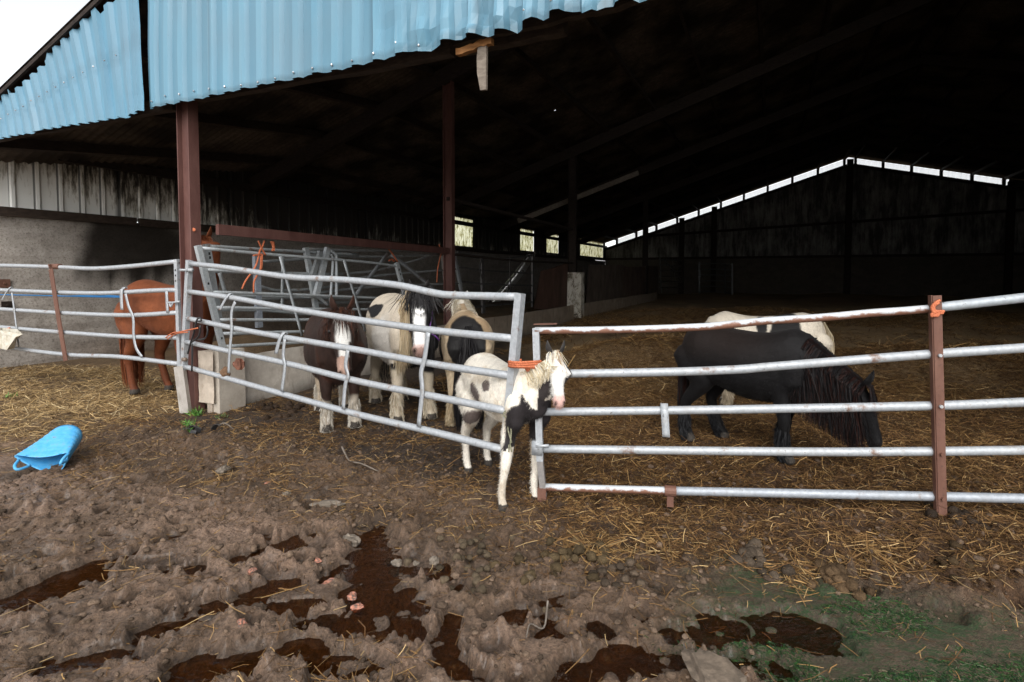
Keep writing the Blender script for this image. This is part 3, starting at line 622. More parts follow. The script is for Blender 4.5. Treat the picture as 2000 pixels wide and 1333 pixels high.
mb = MB(); mb.bar(BW(VL + .10, -.3, 3.62), BW(VL + .10, UREAR, 3.62), .16, .1, Zv); build('eaves_beam', mb, M['roofsteel'], barn)
# right side wall and the closed far part of the front, both outside the photo but they keep the inside dark
mb = MB(); sheet_grid(mb, np.linspace(-.4, UREAR, 60), [0, 2, EAVE + 1.2], lambda u, z: BW(VR, u, z)); sheet_grid(mb, np.linspace(9.0, VR, 40), [-.1, 2, 3.6], lambda v, z: BW(v, -.05, z)); build('side_wall', mb, M['wallsheet'], barn)
# rear gable: block below, dirty sheet above, clear strip under the roof
mb = MB(); bwbox(mb, VL, VR, UREAR, UREAR + .2, -.3, 2.7, (.2, .18, .16)); build('rear_wall', mb, M['concrete'], barn)
GAP = .46
def pos_g(v, t): return BW(v, UREAR - .02 - trap(v, .3, .04, .12), 2.7 + (roof_z(v) - (GAP if v < 17.9 else .02) - .03 * t - 2.7) * t)
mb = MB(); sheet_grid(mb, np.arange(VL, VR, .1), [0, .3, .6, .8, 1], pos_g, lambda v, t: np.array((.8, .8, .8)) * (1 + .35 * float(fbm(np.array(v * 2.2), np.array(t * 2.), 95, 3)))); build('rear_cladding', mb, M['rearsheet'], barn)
mb = MB(); sheet_grid(mb, np.arange(VL + .8, 18.0, .0375), [0, 1], lambda v, t: BW(v, UREAR + .10 + .03 * math.sin(v / .3 * 2 * math.pi), roof_z(v) - (GAP + .1) * (1 - t) - .10 * t)); build('clear_strip', mb, M['clear_sheet'], barn)
def steel(mb, a, b, w, t, up): mb.bar(a, b, w, t, up)
mb = MB()
for v0, v1 in ((VL, VRIDGE), (VRIDGE, VR)): mb.bar(BW(v0, UREAR - .12, roof_z(v0) - GAP - .12), BW(v1, UREAR - .12, roof_z(v1) - GAP - .12), .2, .1, Zv)
for v in list(np.arange(VL + .9, VRIDGE, 1.45)) + list(np.arange(VRIDGE + .3, 18, 1.45)): bwbox(mb, v - .07, v + .07, UREAR - .16, UREAR + .02, roof_z(v) - GAP - .1, roof_z(v) - .06)
build('gable_rafter', mb, M['roofsteel'], barn)
for z in (4.85,): 
    mb = MB(); mb.bar(BW(VL + 3.0, UREAR - .14, z - .5), BW(VR - 1, UREAR - .14, z + .6), .17, .1, Zv); build('sheeting_rail', mb, M['roofsteel'], barn)
mb = MB(); mb.bar(BW(VL, UREAR - .1, 2.72), BW(VR, UREAR - .1, 2.72), .16, .12, Zv); build('sheeting_rail', mb, M['roofsteel'], barn)
# columns
def hbeam(v, u, z0, z1, b=.12, h=.20, t=.016):
    m = MB(); bwbox(m, v - h / 2, v - h / 2 + t, u - b / 2, u + b / 2, z0, z1); bwbox(m, v + h / 2 - t, v + h / 2, u - b / 2, u + b / 2, z0, z1); bwbox(m, v - h / 2 + t, v + h / 2 - t, u - .008, u + .008, z0, z1); return m
for (v, u) in ((0, .05), (.1, 5.35), (.1, 12.8), (.1, 24.0), (.1, UREAR - .3), (2.25, UREAR - .26), (VRIDGE, UREAR - .26), (18.05, UREAR - .26), (14.2, .05)):
    c = build('column', hbeam(v, u, -.3, (3.55 if u < 1 else roof_z(v, u) - .25), *( (.12, .20) if u < 6 else (.15, .26) if u < 30 else (.2, .34))), M['redoxide'] if u < 10 else M['roofsteel'], barn)  # deep columns in near-black steel: barn darkness put into their colour
    if u == .05 and v == 0:
        c['label'] = 'brown steel column at the left gate'
        m = MB(); vv, ff = lump_verts(.02, (1, .3, 1), 2, 1); m.add(vv + BW(.105, .02, 2.05), ff); 
        build('paint_mark', m, M['twine'], c)
# rafters and purlins
for u in (5.35, 12.8, 18.5, 24.0, 30.5):
    mb = MB()
    for v0, v1 in ((VL, 3.), (3., 9.), (9., VRIDGE), (VRIDGE, VR)): mb.bar(BW(v0, u, roof_z(v0, u) - .34), BW(v1, u, roof_z(v1, u) - .34), .32, .13, Zv)
    build('rafter', mb, M['roofsteel'], barn)
for v in list(np.arange(VL + .9, VRIDGE, 1.45)) + list(np.arange(VRIDGE + .3, VR, 1.45)):
    mb = MB(); s_ = SLOPE if v < VRIDGE else -.25; nrm = (Zv - BVv * s_); nrm /= np.linalg.norm(nrm)
    
    for a, b in ((BW(v, -.15, roof_z(v, -.1) - .12), BW(v, 5.3, roof_z(v) - .12)), (BW(v, 5.3, roof_z(v) - .12), BW(v, UREAR + .12, roof_z(v) - .12))): mb.box((a + b) / 2, (b - a) / 2, np.cross(nrm, BUv) * .035, nrm * .085)
    build('purlin', mb, M['timber'], barn)
mb = MB(); mb.bar(at(1012, 432, 17.5), at(1246, 338, 19.5), .16, .08, Zv); build('wind_brace', mb, M['greywood'], barn)
mb = MB(); mb.bar(BW(.25, .2, 2.06), BW(.1, 5.3, 2.02), .12, .05, Zv); build('cross_rail', mb, M['redoxide'], barn)
mb = MB(); mb.tube(curve([BW(.2, 5.4, 1.95), BW(.15, 8.5, 1.9), BW(.15, 12.7, 1.92)], 4), .028, 8); build('cross_rail', mb, M['roofsteel'], barn)
mb = MB(); mb.bar(BW(.1, 5.3, 3.05), BW(.1, 12.8, 3.0), .07, .05, Zv); build('cross_rail', mb, M['roofsteel'], barn)
# timbers behind the lower edge of the cladding
def timber(p, q, w, t, mat='timber', du=.06):
    A, B_ = BW(0, du, 0), BW(5, du, 0); m = MB(); a, b = onplane(*p, A, B_), onplane(*q, A, B_)
    n = 10; P = []
    for k in range(n + 1):
        c = a + (b - a) * k / n + Zv * rngb.normal(0, .006); e = .5 * w * (1 + rngb.normal(0, .05))
        P.append([c + Zv * e - BUv * t / 2, c + Zv * e + BUv * t / 2, c - Zv * e + BUv * t / 2, c - Zv * e - BUv * t / 2])
    vs = np.array(P).reshape(-1, 3); fs = [(4 * i + j, 4 * i + 4 + j, 4 * i + 4 + (j + 1) % 4, 4 * i + (j + 1) % 4) for i in range(n) for j in range(4)] + [(0, 1, 2, 3), tuple(4 * n + j for j in (3, 2, 1, 0))]
    m.add(vs, fs); return build('fascia_timber', m, M[mat], barn)
timber((-60, 276), (342, 203), .15, .08, du=.03); timber((384, 186), (884, 93), .15, .09, du=.03); timber((845, 84), (1135, 16), .13, .06, du=.05); timber((905, 92), (1105, 52), .13, .10, du=.26); timber((1120, 22), (1420, -58), .13, .08, du=.05)
timber((893, 103), (962, 82), .05, .05, 'freshwood', -.08)
mb = MB(); A, B_ = BW(0, -.08, 0), BW(5, -.08, 0)
q = [onplane(943, 86, A, B_), onplane(942, 115, A, B_), onplane(942, 142, A, B_), onplane(945, 177, A, B_)]; w_ = [.075, .085, .08, .05]
P = []
for c, w in zip(q, w_): P += [c - BVv * w / 2 - BUv * .015, c + BVv * w / 2 - BUv * .015, c + BVv * w / 2 + BUv * .015, c - BVv * w / 2 + BUv * .015]
mb.add(P, [(4 * i + j, 4 * i + (j + 1) % 4, 4 * i + 4 + (j + 1) % 4, 4 * i + 4 + j) for i in range(3) for j in range(4)] + [(0, 3, 2, 1), (12, 13, 14, 15)])
o = build('hanging_slat', mb, M['greywood'], barn); o['label'] = 'splintered grey slat hanging from the broken fascia'

# ------------------------------------------------------------------ dwarf wall, sheets and the far wall inside
dw = thing('low_wall', 'long low whitewashed concrete wall running into the barn beside the gate column', 'wall', BW(.3, .3, 0))
mb = MB(); zt = .60
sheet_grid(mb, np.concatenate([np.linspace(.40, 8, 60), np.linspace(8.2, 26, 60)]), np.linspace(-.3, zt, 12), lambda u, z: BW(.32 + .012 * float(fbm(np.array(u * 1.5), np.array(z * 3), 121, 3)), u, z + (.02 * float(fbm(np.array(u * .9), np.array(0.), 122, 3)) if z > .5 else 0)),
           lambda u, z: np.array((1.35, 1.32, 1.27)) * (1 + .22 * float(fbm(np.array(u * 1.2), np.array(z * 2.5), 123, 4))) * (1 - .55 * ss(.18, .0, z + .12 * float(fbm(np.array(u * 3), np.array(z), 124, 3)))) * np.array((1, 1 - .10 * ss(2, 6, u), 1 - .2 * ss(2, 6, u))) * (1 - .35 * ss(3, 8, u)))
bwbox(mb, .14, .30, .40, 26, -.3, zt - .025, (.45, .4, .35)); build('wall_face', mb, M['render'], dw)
mb = MB()                                              # broken end pier
bwbox(mb, .30, .40, .07, .40, -.3, .70, (1.25, 1.2, 1.12))
n0 = len(mb.v)
pier = build('end_pier', mb, M['render'], dw)
mb = MB(); zs = np.linspace(.12, .70, 14)
sheet_grid(mb, np.linspace(.11, .36, 12), zs, lambda v, z: BW(v, .03 + .010 * float(fbm(np.array(v * 14), np.array(z * 9), 131, 3)), z - (.17 * ss(.28, .20, v) * ss(.42, .2, z) * 0) ), lambda v, z: np.array((1.35, 1.24, 1.12)) * (1 + .2 * float(fbm(np.array(v * 12), np.array(z * 8), 133, 3))))
bwbox(mb, .11, .30, .045, .40, .11, .695, (1.2, 1.1, 1.0)); bwbox(mb, .22, .298, .05, .40, -.3, .11, (1.1, 1.0, .9)); build('broken_facing', mb, M['render'], dw)
mb = MB()                                              # pale metal foot of the gate post, in front of the column
A0 = at(356, 805, 6.0); 
p0, p1 = at(351, 716, 5.98), at(363, 806, 5.98); mb.bar(p0, p1, .10, .06, (1, 0, 0)); tag(build('gate_post', mb, M['render'], loc=p1), 'short chipped white post under the hinge of the left gate', 'post')
# sheets standing on the wall deeper inside
def board_quad(name, label, cat, pts, thick, col, mat='board'):
    P = np.array(pts); n = np.cross(P[1] - P[0], P[3] - P[0]); n /= np.linalg.norm(n); g = MB(); K = 10
    for s_ in (0, 1):
        G = np.array([[(P[0] * (1 - a) + P[1] * a) * (1 - b) + (P[3] * (1 - a) + P[2] * a) * b + n * s_ * thick + (Zv * .05 * float(fbm(np.array(a * 3.), np.array(1.7), 140 + len(label), 3)) * b) for a in np.linspace(0, 1, K)] for b in np.linspace(0, 1, 4)])
        idx = np.arange(K * 4).reshape(4, K); f = np.stack([idx[:-1, :-1], idx[:-1, 1:], idx[1:, 1:], idx[1:, :-1]], -1).reshape(-1, 4); g.add(G.reshape(-1, 3), f.tolist() if s_ else f[:, ::-1].tolist(), col)
    a = np.arange(K)
    for r0 in (0, 3 * K):
        g.add(np.vstack([g.v[0][r0:r0 + K], g.v[1][r0:r0 + K]]), [(i, i + 1, K + i + 1, K + i) for i in range(K - 1)], col)
    return tag(build(name, g, M[mat], loc=(P[0] + P[1]) / 2), label, cat)
RA, RB = BW(.1, 0, 0), BW(.1, 5, 0); RA2, RB2 = BW(.16, 0, 0), BW(.16, 5, 0)
def rq(px, py, A=RA, B_=RB): return onplane(px, py, A, B_)
board_quad('sheet_panel', 'rusty red brown sheet standing on the low wall left of the white pillar', 'panel', [rq(1042, 604), rq(1106, 604), rq(1108, 513), rq(1056, 530)], .02, (.095, .052, .038))
board_quad('sheet_panel', 'grey brown sheet standing on the low wall right of the white pillar', 'panel', [rq(1143, 602), rq(1214, 598), rq(1216, 517), rq(1150, 518)], .02, (.135, .105, .085))
board_quad('sheet_panel', 'brown board at the right end of the sheets on the low wall', 'panel', [rq(1215, 597), rq(1284, 584), rq(1285, 520), rq(1217, 521)], .02, (.14, .10, .078))
mb = MB(); q0 = BW(.22, 12.55, 0); bwbox(mb, .02, .56, 12.3, 12.62, .2, 1.62, (.95, .93, .88)); tag(build('concrete_pillar', mb, M['stain'], loc=q0), 'white pillar with black stains standing on the low wall between brown sheets', 'pillar')
mb = MB(); vs = np.linspace(-1, 1, 14)
PA, PB = at(958, 590, 15.5), at(1028, 497, 16.0)
sheet_grid(mb, vs, np.linspace(0, 1, 10), lambda s_, t: PA + (PB - PA) * t + BVv * (.20 - .06 * t) * s_ + BUv * .22 * s_ * s_ + BVv * .12 * math.sin(t * 2.6))
tag(build('steel_sheet', mb, M['shiny'], smooth=True, loc=PA), 'curved bare steel sheet glinting in the dark behind the far gate', 'metal sheet')

# ------------------------------------------------------------------ gates
WHITE = (1, 1, 1)
class Gate:
    def __init__(s, name, label, A, B_, group=None, cat='gate', tint=WHITE):
        s.A, s.B = np.array(A, float)[:2], np.array(B_, float)[:2]; h = s.B - s.A; h /= np.linalg.norm(h); s.H = np.array([*h, 0]); s.N = np.array([h[1], -h[0], 0])
        if s.N[1] > 0: s.N = -s.N
        s.t = tint; s.root = thing(name, label, cat, (s.A[0], s.A[1], float(smooth_ground(*s.A))), group)
    def p(s, px, py, out=0.): return onplane(px, py, s.A, s.B) + s.N * out
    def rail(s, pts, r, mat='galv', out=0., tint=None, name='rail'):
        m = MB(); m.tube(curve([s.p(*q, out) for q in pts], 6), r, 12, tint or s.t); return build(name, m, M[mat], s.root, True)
    def stile(s, a, b, w, t=.05, mat='galv', out=0., name='stile', tint=None, holes=()):
        m = MB(); a, b = s.p(*a, out), s.p(*b, out); m.bar(a, b, w, t, s.H, tint or s.t)
        for k in holes:
            c = a + (b - a) * k; m.box(c + s.N * (t / 2 + .001), s.H * w * .16, s.N * .002, Zv * w * .22, (.04, .04, .04))
        return build(name, m, M[mat], s.root)
    def dropper(s, pts, w=.035, mat='galv', out=.035, name='dropper', tint=None, th=.008):
        m = MB(); m.strip(curve([s.p(*q, out) for q in pts], 6), w, th, s.N, tint or s.t); return build(name, m, M[mat], s.root, True)
    def hook(s, top, end, w=.04, r=.034, name='hook', tint=None):
        a = s.p(*top); e = s.p(*end, r + .012); P = [a + s.N * (-r * .6) + Zv * (r * .7), a + Zv * (r + .008), a + s.N * (r * .8) + Zv * (r * .6), a + s.N * (r + .008), (a + s.N * (r + .012) + e) / 2, e]
        m = MB(); m.strip(curve(P, 4), w, .007, s.N, tint or s.t, s.H); return build(name, m, M['galv'], s.root, True)
# left gate, between the corner of the barn and the brown column
GL = Gate('metal_gate', 'bent galvanised gate at far left, before the chestnut horse and old concrete wall', at(350, 715, 6.25), at(0, 690, 7.75), 'bent yard gates across the barn front')
for pts in ([(-80, 520), (0, 519), (110, 522), (180, 525), (250, 521), (349, 511)], [(-80, 566), (0, 567), (100, 571), (200, 573), (300, 568), (348, 567)], [(-80, 598), (0, 604), (130, 612), (250, 616), (348, 611)], [(-80, 630), (0, 639), (130, 650), (250, 658), (348, 660)], [(-80, 664), (0, 677), (130, 693), (230, 697), (348, 711)]): GL.rail(pts, .027)
GL.stile((346, 507), (353, 716), .05, holes=(.1, .15, .2)); GL.dropper([(251, 574), (257, 598), (266, 622), (267, 655), (272, 680), (283, 697)], .038); GL.dropper([(29, 572), (33, 600), (38, 640), (43, 678)], .03)
GL.hook((244, 568), (246, 605), .05); GL.dropper([(331, 569), (333, 611)], .04); GL.hook((22, 567), (12, 586), .03)
m = MB(); m.tube(curve([GL.p(334, 591, .03), GL.p(345, 591, .05), GL.p(361, 589, .06)], 4), .012, 8); m.tube(curve([GL.p(338, 592, .04), GL.p(342, 599, .05), GL.p(346, 592, .05)], 4), .009, 8); build('latch_bolt', m, M['galv'], GL.root, True)
# the swung gate in the middle
GM = Gate('metal_gate', 'long sagging galvanised gate swung across the middle, penning the brown and piebald horses', at(366, 720, 5.95), at(1000, 885, 3.55), 'bent yard gates across the barn front')
for pts in ([(372, 515), (450, 524), (560, 541), (640, 545), (700, 549), (780, 558), (850, 573), (890, 577), (1012, 580)], [(369, 570), (460, 583), (560, 602), (700, 625), (850, 646), (1008, 662)], [(366, 622), (460, 642), (560, 660), (700, 684), (850, 712), (1003, 735)], [(363, 668), (450, 687), (560, 710), (700, 745), (850, 775), (996, 804)], [(360, 716), (450, 741), (560, 772), (700, 810), (850, 845), (989, 880)]): GM.rail(pts, .0265)
GM.stile((370, 509), (359, 722), .065, .05); GM.stile((1016, 574), (987, 890), .050, .055)
for pts in ([(466, 590), (459, 611), (459, 646), (455, 690), (453, 728)], [(563, 662), (560, 694), (563, 718), (557, 764)], [(686, 684), (682, 713), (686, 733), (681, 753), (677, 798)], [(843, 649), (836, 698), (829, 728), (831, 763), (824, 832)]): GM.dropper(pts, .036)
GM.hook((450, 582), (438, 606), .045); GM.hook((556, 658), (548, 690), .045)
m = MB(); a = GM.p(372, 528, .02); m.tube([a, a + GM.N * .07 - GM.H * .05], .014, 8); m.tube([a - GM.H * .02, a + GM.H * .08], .02, 8); build('hinge', m, M['galv'], GM.root, True); m = MB(); b = GM.p(364, 702, .02); m.tube([b + GM.H * -.03, b + GM.H * .03], .022, 8, (.5, .35, .25)); build('hinge', m, M['galv'], GM.root, True)
# the right-hand hurdle
GRt = Gate('metal_gate', 'broad galvanised gate on the right with rusty top tube, before the black pony', at(1050, 965, 3.55), at(1830, 980, 3.10), 'bent yard gates across the barn front')
GRt.rail([(1045, 646), (1180, 645), (1350, 640), (1430, 634), (1500, 627), (1600, 621), (1700, 612), (1760, 608), (1822, 603)], .0235, 'rustube'); GRt.rail([(1822, 602), (2000, 582), (2140, 566)], .0275, tint=(.95, .98, 1))
for pts, r in (([(1054, 731), (1300, 727), (1440, 722), (1500, 717), (1640, 706), (1820, 692), (2000, 680), (2140, 670)], .0268), ([(1058, 805), (1300, 802), (1500, 799), (1820, 793), (2000, 786), (2140, 782)], .0262), ([(1062, 877), (1300, 880), (1600, 883), (1820, 882), (2000, 880), (2140, 880)], .0258)): GRt.rail(pts, r)
GRt.rail([(1066, 952), (1200, 956), (1312, 959)], .024, 'rustube'); GRt.rail([(1306, 959), (1500, 963), (1820, 970), (2000, 974), (2140, 977)], .0265, tint=(.86, .88, .92))
GRt.stile((1047, 641), (1055, 900), .043, .045); GRt.stile((1055, 898), (1062, 968), .040, .042, tint=(.62, .55, .50))
m = MB(); a, b = GRt.p(1043, 642), GRt.p(1088, 641); m.bar(a + Zv * .028, b + Zv * .028, .05, .006, GRt.N, (.6, .5, .42)); build('cap_plate', m, M['rust'], GRt.root)
m = MB(); a = GRt.p(1042, 777, .03); m.tube([a, GRt.p(1056, 777, .03)], .010, 8); build('bolt', m, M['galv'], GRt.root, True); m = MB(); a = GRt.p(1050, 874, .0); m.box(a, GRt.H * .035, GRt.N * .032, Zv * .045, (.9, .9, .9)); m.tube([GRt.p(1048, 869, .03), GRt.p(1073, 868, .03)], .010, 8); build('latch_socket', m, M['galv'], GRt.root, True)
m = MB(); a = GRt.p(1059, 965); m.box(a, GRt.H * .028, GRt.N * .03, Zv * .045); b0, b1 = GRt.p(1062, 972, .0), GRt.p(1075, 1036, .06); m.bar(b0, b1, .038, .012, GRt.H); build('drop_bolt', m, M['rust'], GRt.root)
m = MB(); a = GRt.p(1309, 959); m.tube([a - GRt.H * .035, a + GRt.H * .035], .034, 12); m.box(a - Zv * .05, GRt.H * .02, GRt.N * .012, Zv * .05); build('pipe_clamp', m, M['rust'], GRt.root)
GRt.hook((1297, 802), (1300, 850), .045)
# rusty angle-iron post carrying it
gp = thing('fence_post', 'upright rusty flat iron post with bolt heads in front of the right gate', 'post', (*GRt.p(1831, 990, .04)[:2], 0))
m = MB(); a, b = GRt.p(1821, 577, .045), GRt.p(1832, 1000, .045); m.bar(a, b, .044, .010, GRt.H); m.bar(a - GRt.N * .018 - GRt.H * .024, b - GRt.N * .018 - GRt.H * .024, .008, .035, GRt.H); build('iron_bar', m, M['rust'], gp)
for px, py in ((1825, 692), (1827, 790), (1829, 882), (1831, 968)):
    m = MB(); c = GRt.p(px, py, .052); m.tube([c, c + GRt.N * .012], .010, 6); build('bolt', m, M['galv'] if py in (692, 790) else M['rust'], gp)
m = MB(); c = GRt.p(1824, 588, .0525); m.box(c, GRt.H * .007, GRt.N * .001, Zv * .009, (.0, .0, .0)); build('bolt_hole', m, M['strap'], gp)
# rusty strap hung on the left gate
st_ = thing('rusty_strap', 'long rusty flat bar hung from the top rail of the left gate', 'bar', GL.p(122, 700, .05))
m = MB(); m.strip(curve([GL.p(107, 526, .045), GL.p(118, 590, .05), GL.p(127, 645, .05), GL.p(137, 704, .05)], 6), .085, .010, GL.N); build('flat_bar', m, M['rust'], st_)
m = MB(); c = GL.p(109, 521); m.tube([c - GL.H * .10, c + GL.H * .10], .036, 10); m.tube([c + GL.H * .04 - GL.N * .0, c + GL.H * .04 + GL.N * .06 + Zv * .02], .016, 8); build('collar', m, M['rust'], st_)
# gates stacked inside, leaning along the low wall
def row(off): return BW(off, 0, 0), BW(off, 5, 0)
G1 = Gate('metal_gate', 'front galvanised gate of the stack leaning behind the low wall, punched stile at each end', *row(.16), 'gates stacked inside by the low wall', tint=(1.1, 1.12, 1.1))
for pts in ([(392, 485), (547, 499), (720, 513), (778, 521)], [(402, 527), (558, 537), (720, 547), (787, 553)], [(410, 571), (600, 577), (790, 585)], [(419, 601), (600, 604), (798, 605)], [(428, 625), (604, 625), (800, 622)], [(433, 652), (600, 648), (800, 643)], [(438, 677), (594, 669), (800, 660)]): G1.rail(pts, .020)
G1.stile((386, 480), (435, 680), .06, holes=(.36, .9)); G1.stile((774, 514), (800, 612), .08, holes=(.13, .22, .34, .5)); G1.dropper([(544, 501), (587, 656)], .045, out=.03, name='stay'); G1.dropper([(669, 509), (710, 645)], .05, out=.03, name='stay')
G2 = Gate('metal_gate', 'second galvanised gate of the stack, its stile with two holes by the brown column', *row(-.02), 'gates stacked inside by the low wall', tint=(.95, .97, .95))
for pts in ([(404, 481), (500, 487), (594, 492), (700, 498)], [(412, 530), (500, 533), (650, 536)], [(416, 578), (560, 580), (700, 583)], [(430, 605), (520, 607), (600, 614), (690, 618)]): G2.rail(pts, .021)
G2.stile((403, 477), (428, 630), .07, holes=(.12, .17)); G2.stile((597, 484), (617, 602), .075); G2.dropper([(425, 533), (436, 572)], .05, name='stay'); G2.stile((500, 500), (506, 640), .08, tint=(.8, .84, .92)); G2.dropper([(553, 502), (551, 610)], .05, out=.0, name='stay')
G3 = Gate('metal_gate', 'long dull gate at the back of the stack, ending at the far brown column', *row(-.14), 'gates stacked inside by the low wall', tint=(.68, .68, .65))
for pts in ([(597, 487), (700, 490), (800, 490), (887, 488)], [(600, 500), (740, 502), (860, 498)], [(510, 512), (600, 506), (640, 507)], [(560, 538), (690, 534), (760, 523), (858, 495)], [(510, 560), (550, 568), (640, 561), (720, 541), (890, 526)], [(620, 572), (740, 560), (895, 554)], [(620, 592), (760, 590), (890, 586)], [(510, 585), (600, 582), (640, 583)]): G3.rail(pts, .021)
G3.stile((885, 488), (902, 572), .08, tint=(.85, .85, .85)); G3.stile((865, 500), (872, 570), .08, 'rust' and .05, 'galv', tint=(.6, .5, .44), holes=(.3, .5, .7)); G3.dropper([(754, 496), (691, 577)], .07, name='brace', tint=(.8, .8, .8)); G3.dropper([(761, 497), (820, 545), (884, 601)], .07, name='brace', tint=(.75, .75, .75))
G4 = Gate('metal_gate', 'slanting end frame with a bent hoop leaning in the middle of the gate stack', *row(.07), 'gates stacked inside by the low wall', tint=(1.05, 1.06, 1.05))
G4.stile((640, 485), (617, 578), .085, .05); G4.stile((626, 492), (610, 540), .07, .05, tint=(.6, .6, .58)); G4.rail([(645, 490), (655, 497), (657, 506), (657, 545), (657, 580)], .022, name='hoop'); G4.rail([(646, 497), (649, 503), (650, 515), (647, 560), (645, 588)], .02, name='hoop'); G4.rail([(606, 579), (622, 582), (640, 596)], .02, name='rail')
G5 = Gate('metal_gate', 'dark dented gate standing beyond the far brown column in front of the steel sheet', *row(-.2), 'gates in the dark of the barn', tint=(.22, .20, .19))  # dark tint paints the barn gloom onto the steel
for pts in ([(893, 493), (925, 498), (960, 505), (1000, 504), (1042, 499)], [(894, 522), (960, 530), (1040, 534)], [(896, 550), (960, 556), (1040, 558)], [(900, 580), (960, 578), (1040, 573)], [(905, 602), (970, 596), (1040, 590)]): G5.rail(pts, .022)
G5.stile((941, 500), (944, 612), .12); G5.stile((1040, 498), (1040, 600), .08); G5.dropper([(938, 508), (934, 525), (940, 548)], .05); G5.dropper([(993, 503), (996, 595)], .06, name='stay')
G6 = Gate('metal_gate', 'dim gate with a jumble of slanting bars beyond the brown boards', *row(.1), 'gates in the dark of the barn', tint=(.30, .29, .28))  # shade of the deep barn put into the tint
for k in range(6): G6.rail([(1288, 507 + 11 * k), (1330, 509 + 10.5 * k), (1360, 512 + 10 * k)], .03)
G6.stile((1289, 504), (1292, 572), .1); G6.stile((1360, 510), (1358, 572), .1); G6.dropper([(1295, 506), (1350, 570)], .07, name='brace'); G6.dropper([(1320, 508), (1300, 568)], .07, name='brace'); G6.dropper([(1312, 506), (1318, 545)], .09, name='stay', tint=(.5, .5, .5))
G7 = Gate('metal_gate', 'dim six bar gate farthest back on the right end of the pens', BW(.1, 33, 0), BW(3.0, 33.4, 0), 'gates in the dark of the barn', tint=(.14, .135, .13))  # tint darkened so the gate reads as unlit
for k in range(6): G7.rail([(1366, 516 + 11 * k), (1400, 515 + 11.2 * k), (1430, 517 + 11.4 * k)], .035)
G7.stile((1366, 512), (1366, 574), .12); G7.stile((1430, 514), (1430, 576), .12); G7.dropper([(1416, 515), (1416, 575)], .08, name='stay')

# ------------------------------------------------------------------ twine, straps, ropes
def twine(name, label, cat, strands, mat='twine', r=.006, group=None):
    m = MB(); P0_ = np.asarray(strands[0][0])
    for s_ in strands: m.tube(curve(s_, 5), r, 6)
    return tag(build(name, m, M[mat], smooth=True, loc=P0_), label, cat, group)
g_ = 'orange baler twine ties'
tw = []
for k in range(6):
    y0 = 705 + 2.0 * k; o = .04 if k % 2 else .055
    tw.append([GM.p(1003, y0, o), GM.p(1025, y0 + .8, o + .01), GRt.p(1056, y0 - 1 + .4 * k, .05)])
    tw.append([GM.p(1003, y0, o), GM.p(1000, y0 + 1, -.03), GM.p(1012, y0, -.04)])
tw.append([GRt.p(1056, 703, .05), GRt.p(1060, 708, .02), GRt.p(1058, 712, -.03)]); tw.append([GRt.p(1033, 713, .06), GRt.p(1036, 719, .06), GRt.p(1033, 721, .06), GRt.p(1030, 716, .06)])
twine('baler_twine', 'thick orange twine lashing the middle gate to the right gate', 'twine', tw, r=.0085, group=g_)
c = lambda px, py, o=.062: GRt.p(px, py, o)
twine('baler_twine', 'bright orange twine knotted round the top of the rusty post on the right', 'twine', [[c(1812, 612), c(1808, 600), c(1816, 590), c(1824, 586)], [c(1815, 612), c(1812, 598), c(1822, 590)], [c(1806, 614), c(1816, 608), c(1832, 607)], [c(1806, 617), c(1818, 612), c(1830, 610)], [c(1810, 616), c(1820, 615), c(1818, 607), c(1811, 608), c(1810, 616)]], r=.008, group=g_)
p = lambda px, py, o=.04: G1.p(px, py, o)
twine('baler_twine', 'orange twine crossed round the top rails of the stacked gates, long ends hanging', 'twine', [[p(500, 471), p(506, 484), p(514, 499)], [p(512, 471), p(508, 482), p(503, 490)], [p(503, 490), p(495, 520), p(476, 548), p(468, 565)], [p(505, 500), p(504, 525), p(492, 550), p(491, 572)], [p(508, 497), p(507, 515), p(506, 527)], [p(490, 500), p(500, 498), p(508, 497)]], r=.011, group=g_)
twine('baler_twine', 'flat band of orange twine over the top rail of the stacked gates', 'twine', [[p(526, 474), p(529, 483), p(527, 491)], [p(529, 474), p(531, 484), p(530, 491)], [p(524, 474), p(528, 473), p(531, 475)]], r=.012, group=g_)
p3 = lambda px, py, o=.05: G3.p(px, py, o)
twine('baler_twine', 'orange twine loop on the braces of the gate at the back of the stack', 'twine', [[p3(752, 484), p3(762, 496), p3(772, 512)], [p3(755, 510), p3(760, 507), p3(766, 511)]], r=.014, group=g_)
twine('baler_twine', 'orange twine hanging down the rusty stile before the far brown column', 'twine', [[p3(853, 478), p3(858, 492), p3(855, 505), p3(851, 525), p3(849, 552)], [p3(858, 492), p3(868, 500), p3(862, 510)]], r=.013, group=g_)
pl = lambda px, py, o=.05: GL.p(px, py, o)
twine('baler_twine', 'orange twine tying the white plastic jug to the left gate', 'twine', [[pl(28, 640), pl(14, 645), pl(8, 655), pl(9, 672), pl(4, 690), pl(-2, 698)], [pl(28, 640), pl(18, 650), pl(20, 664)], [pl(10, 655), pl(20, 648), pl(27, 644)]], r=.009, group=g_)
twine('baler_twine', 'frayed red twine from the left gate round the brown column', 'twine', [[pl(332, 659), pl(345, 650), GM.p(362, 648, .06), GM.p(378, 645, .08), GM.p(402, 640, .08)], [pl(335, 662), pl(348, 653), GM.p(362, 650, .06), GM.p(382, 648, .08)], [pl(336, 655), pl(350, 649), GM.p(366, 649, .06)]], r=.007, group=g_)
pm = lambda px, py, o=.06: GM.p(px, py, o)
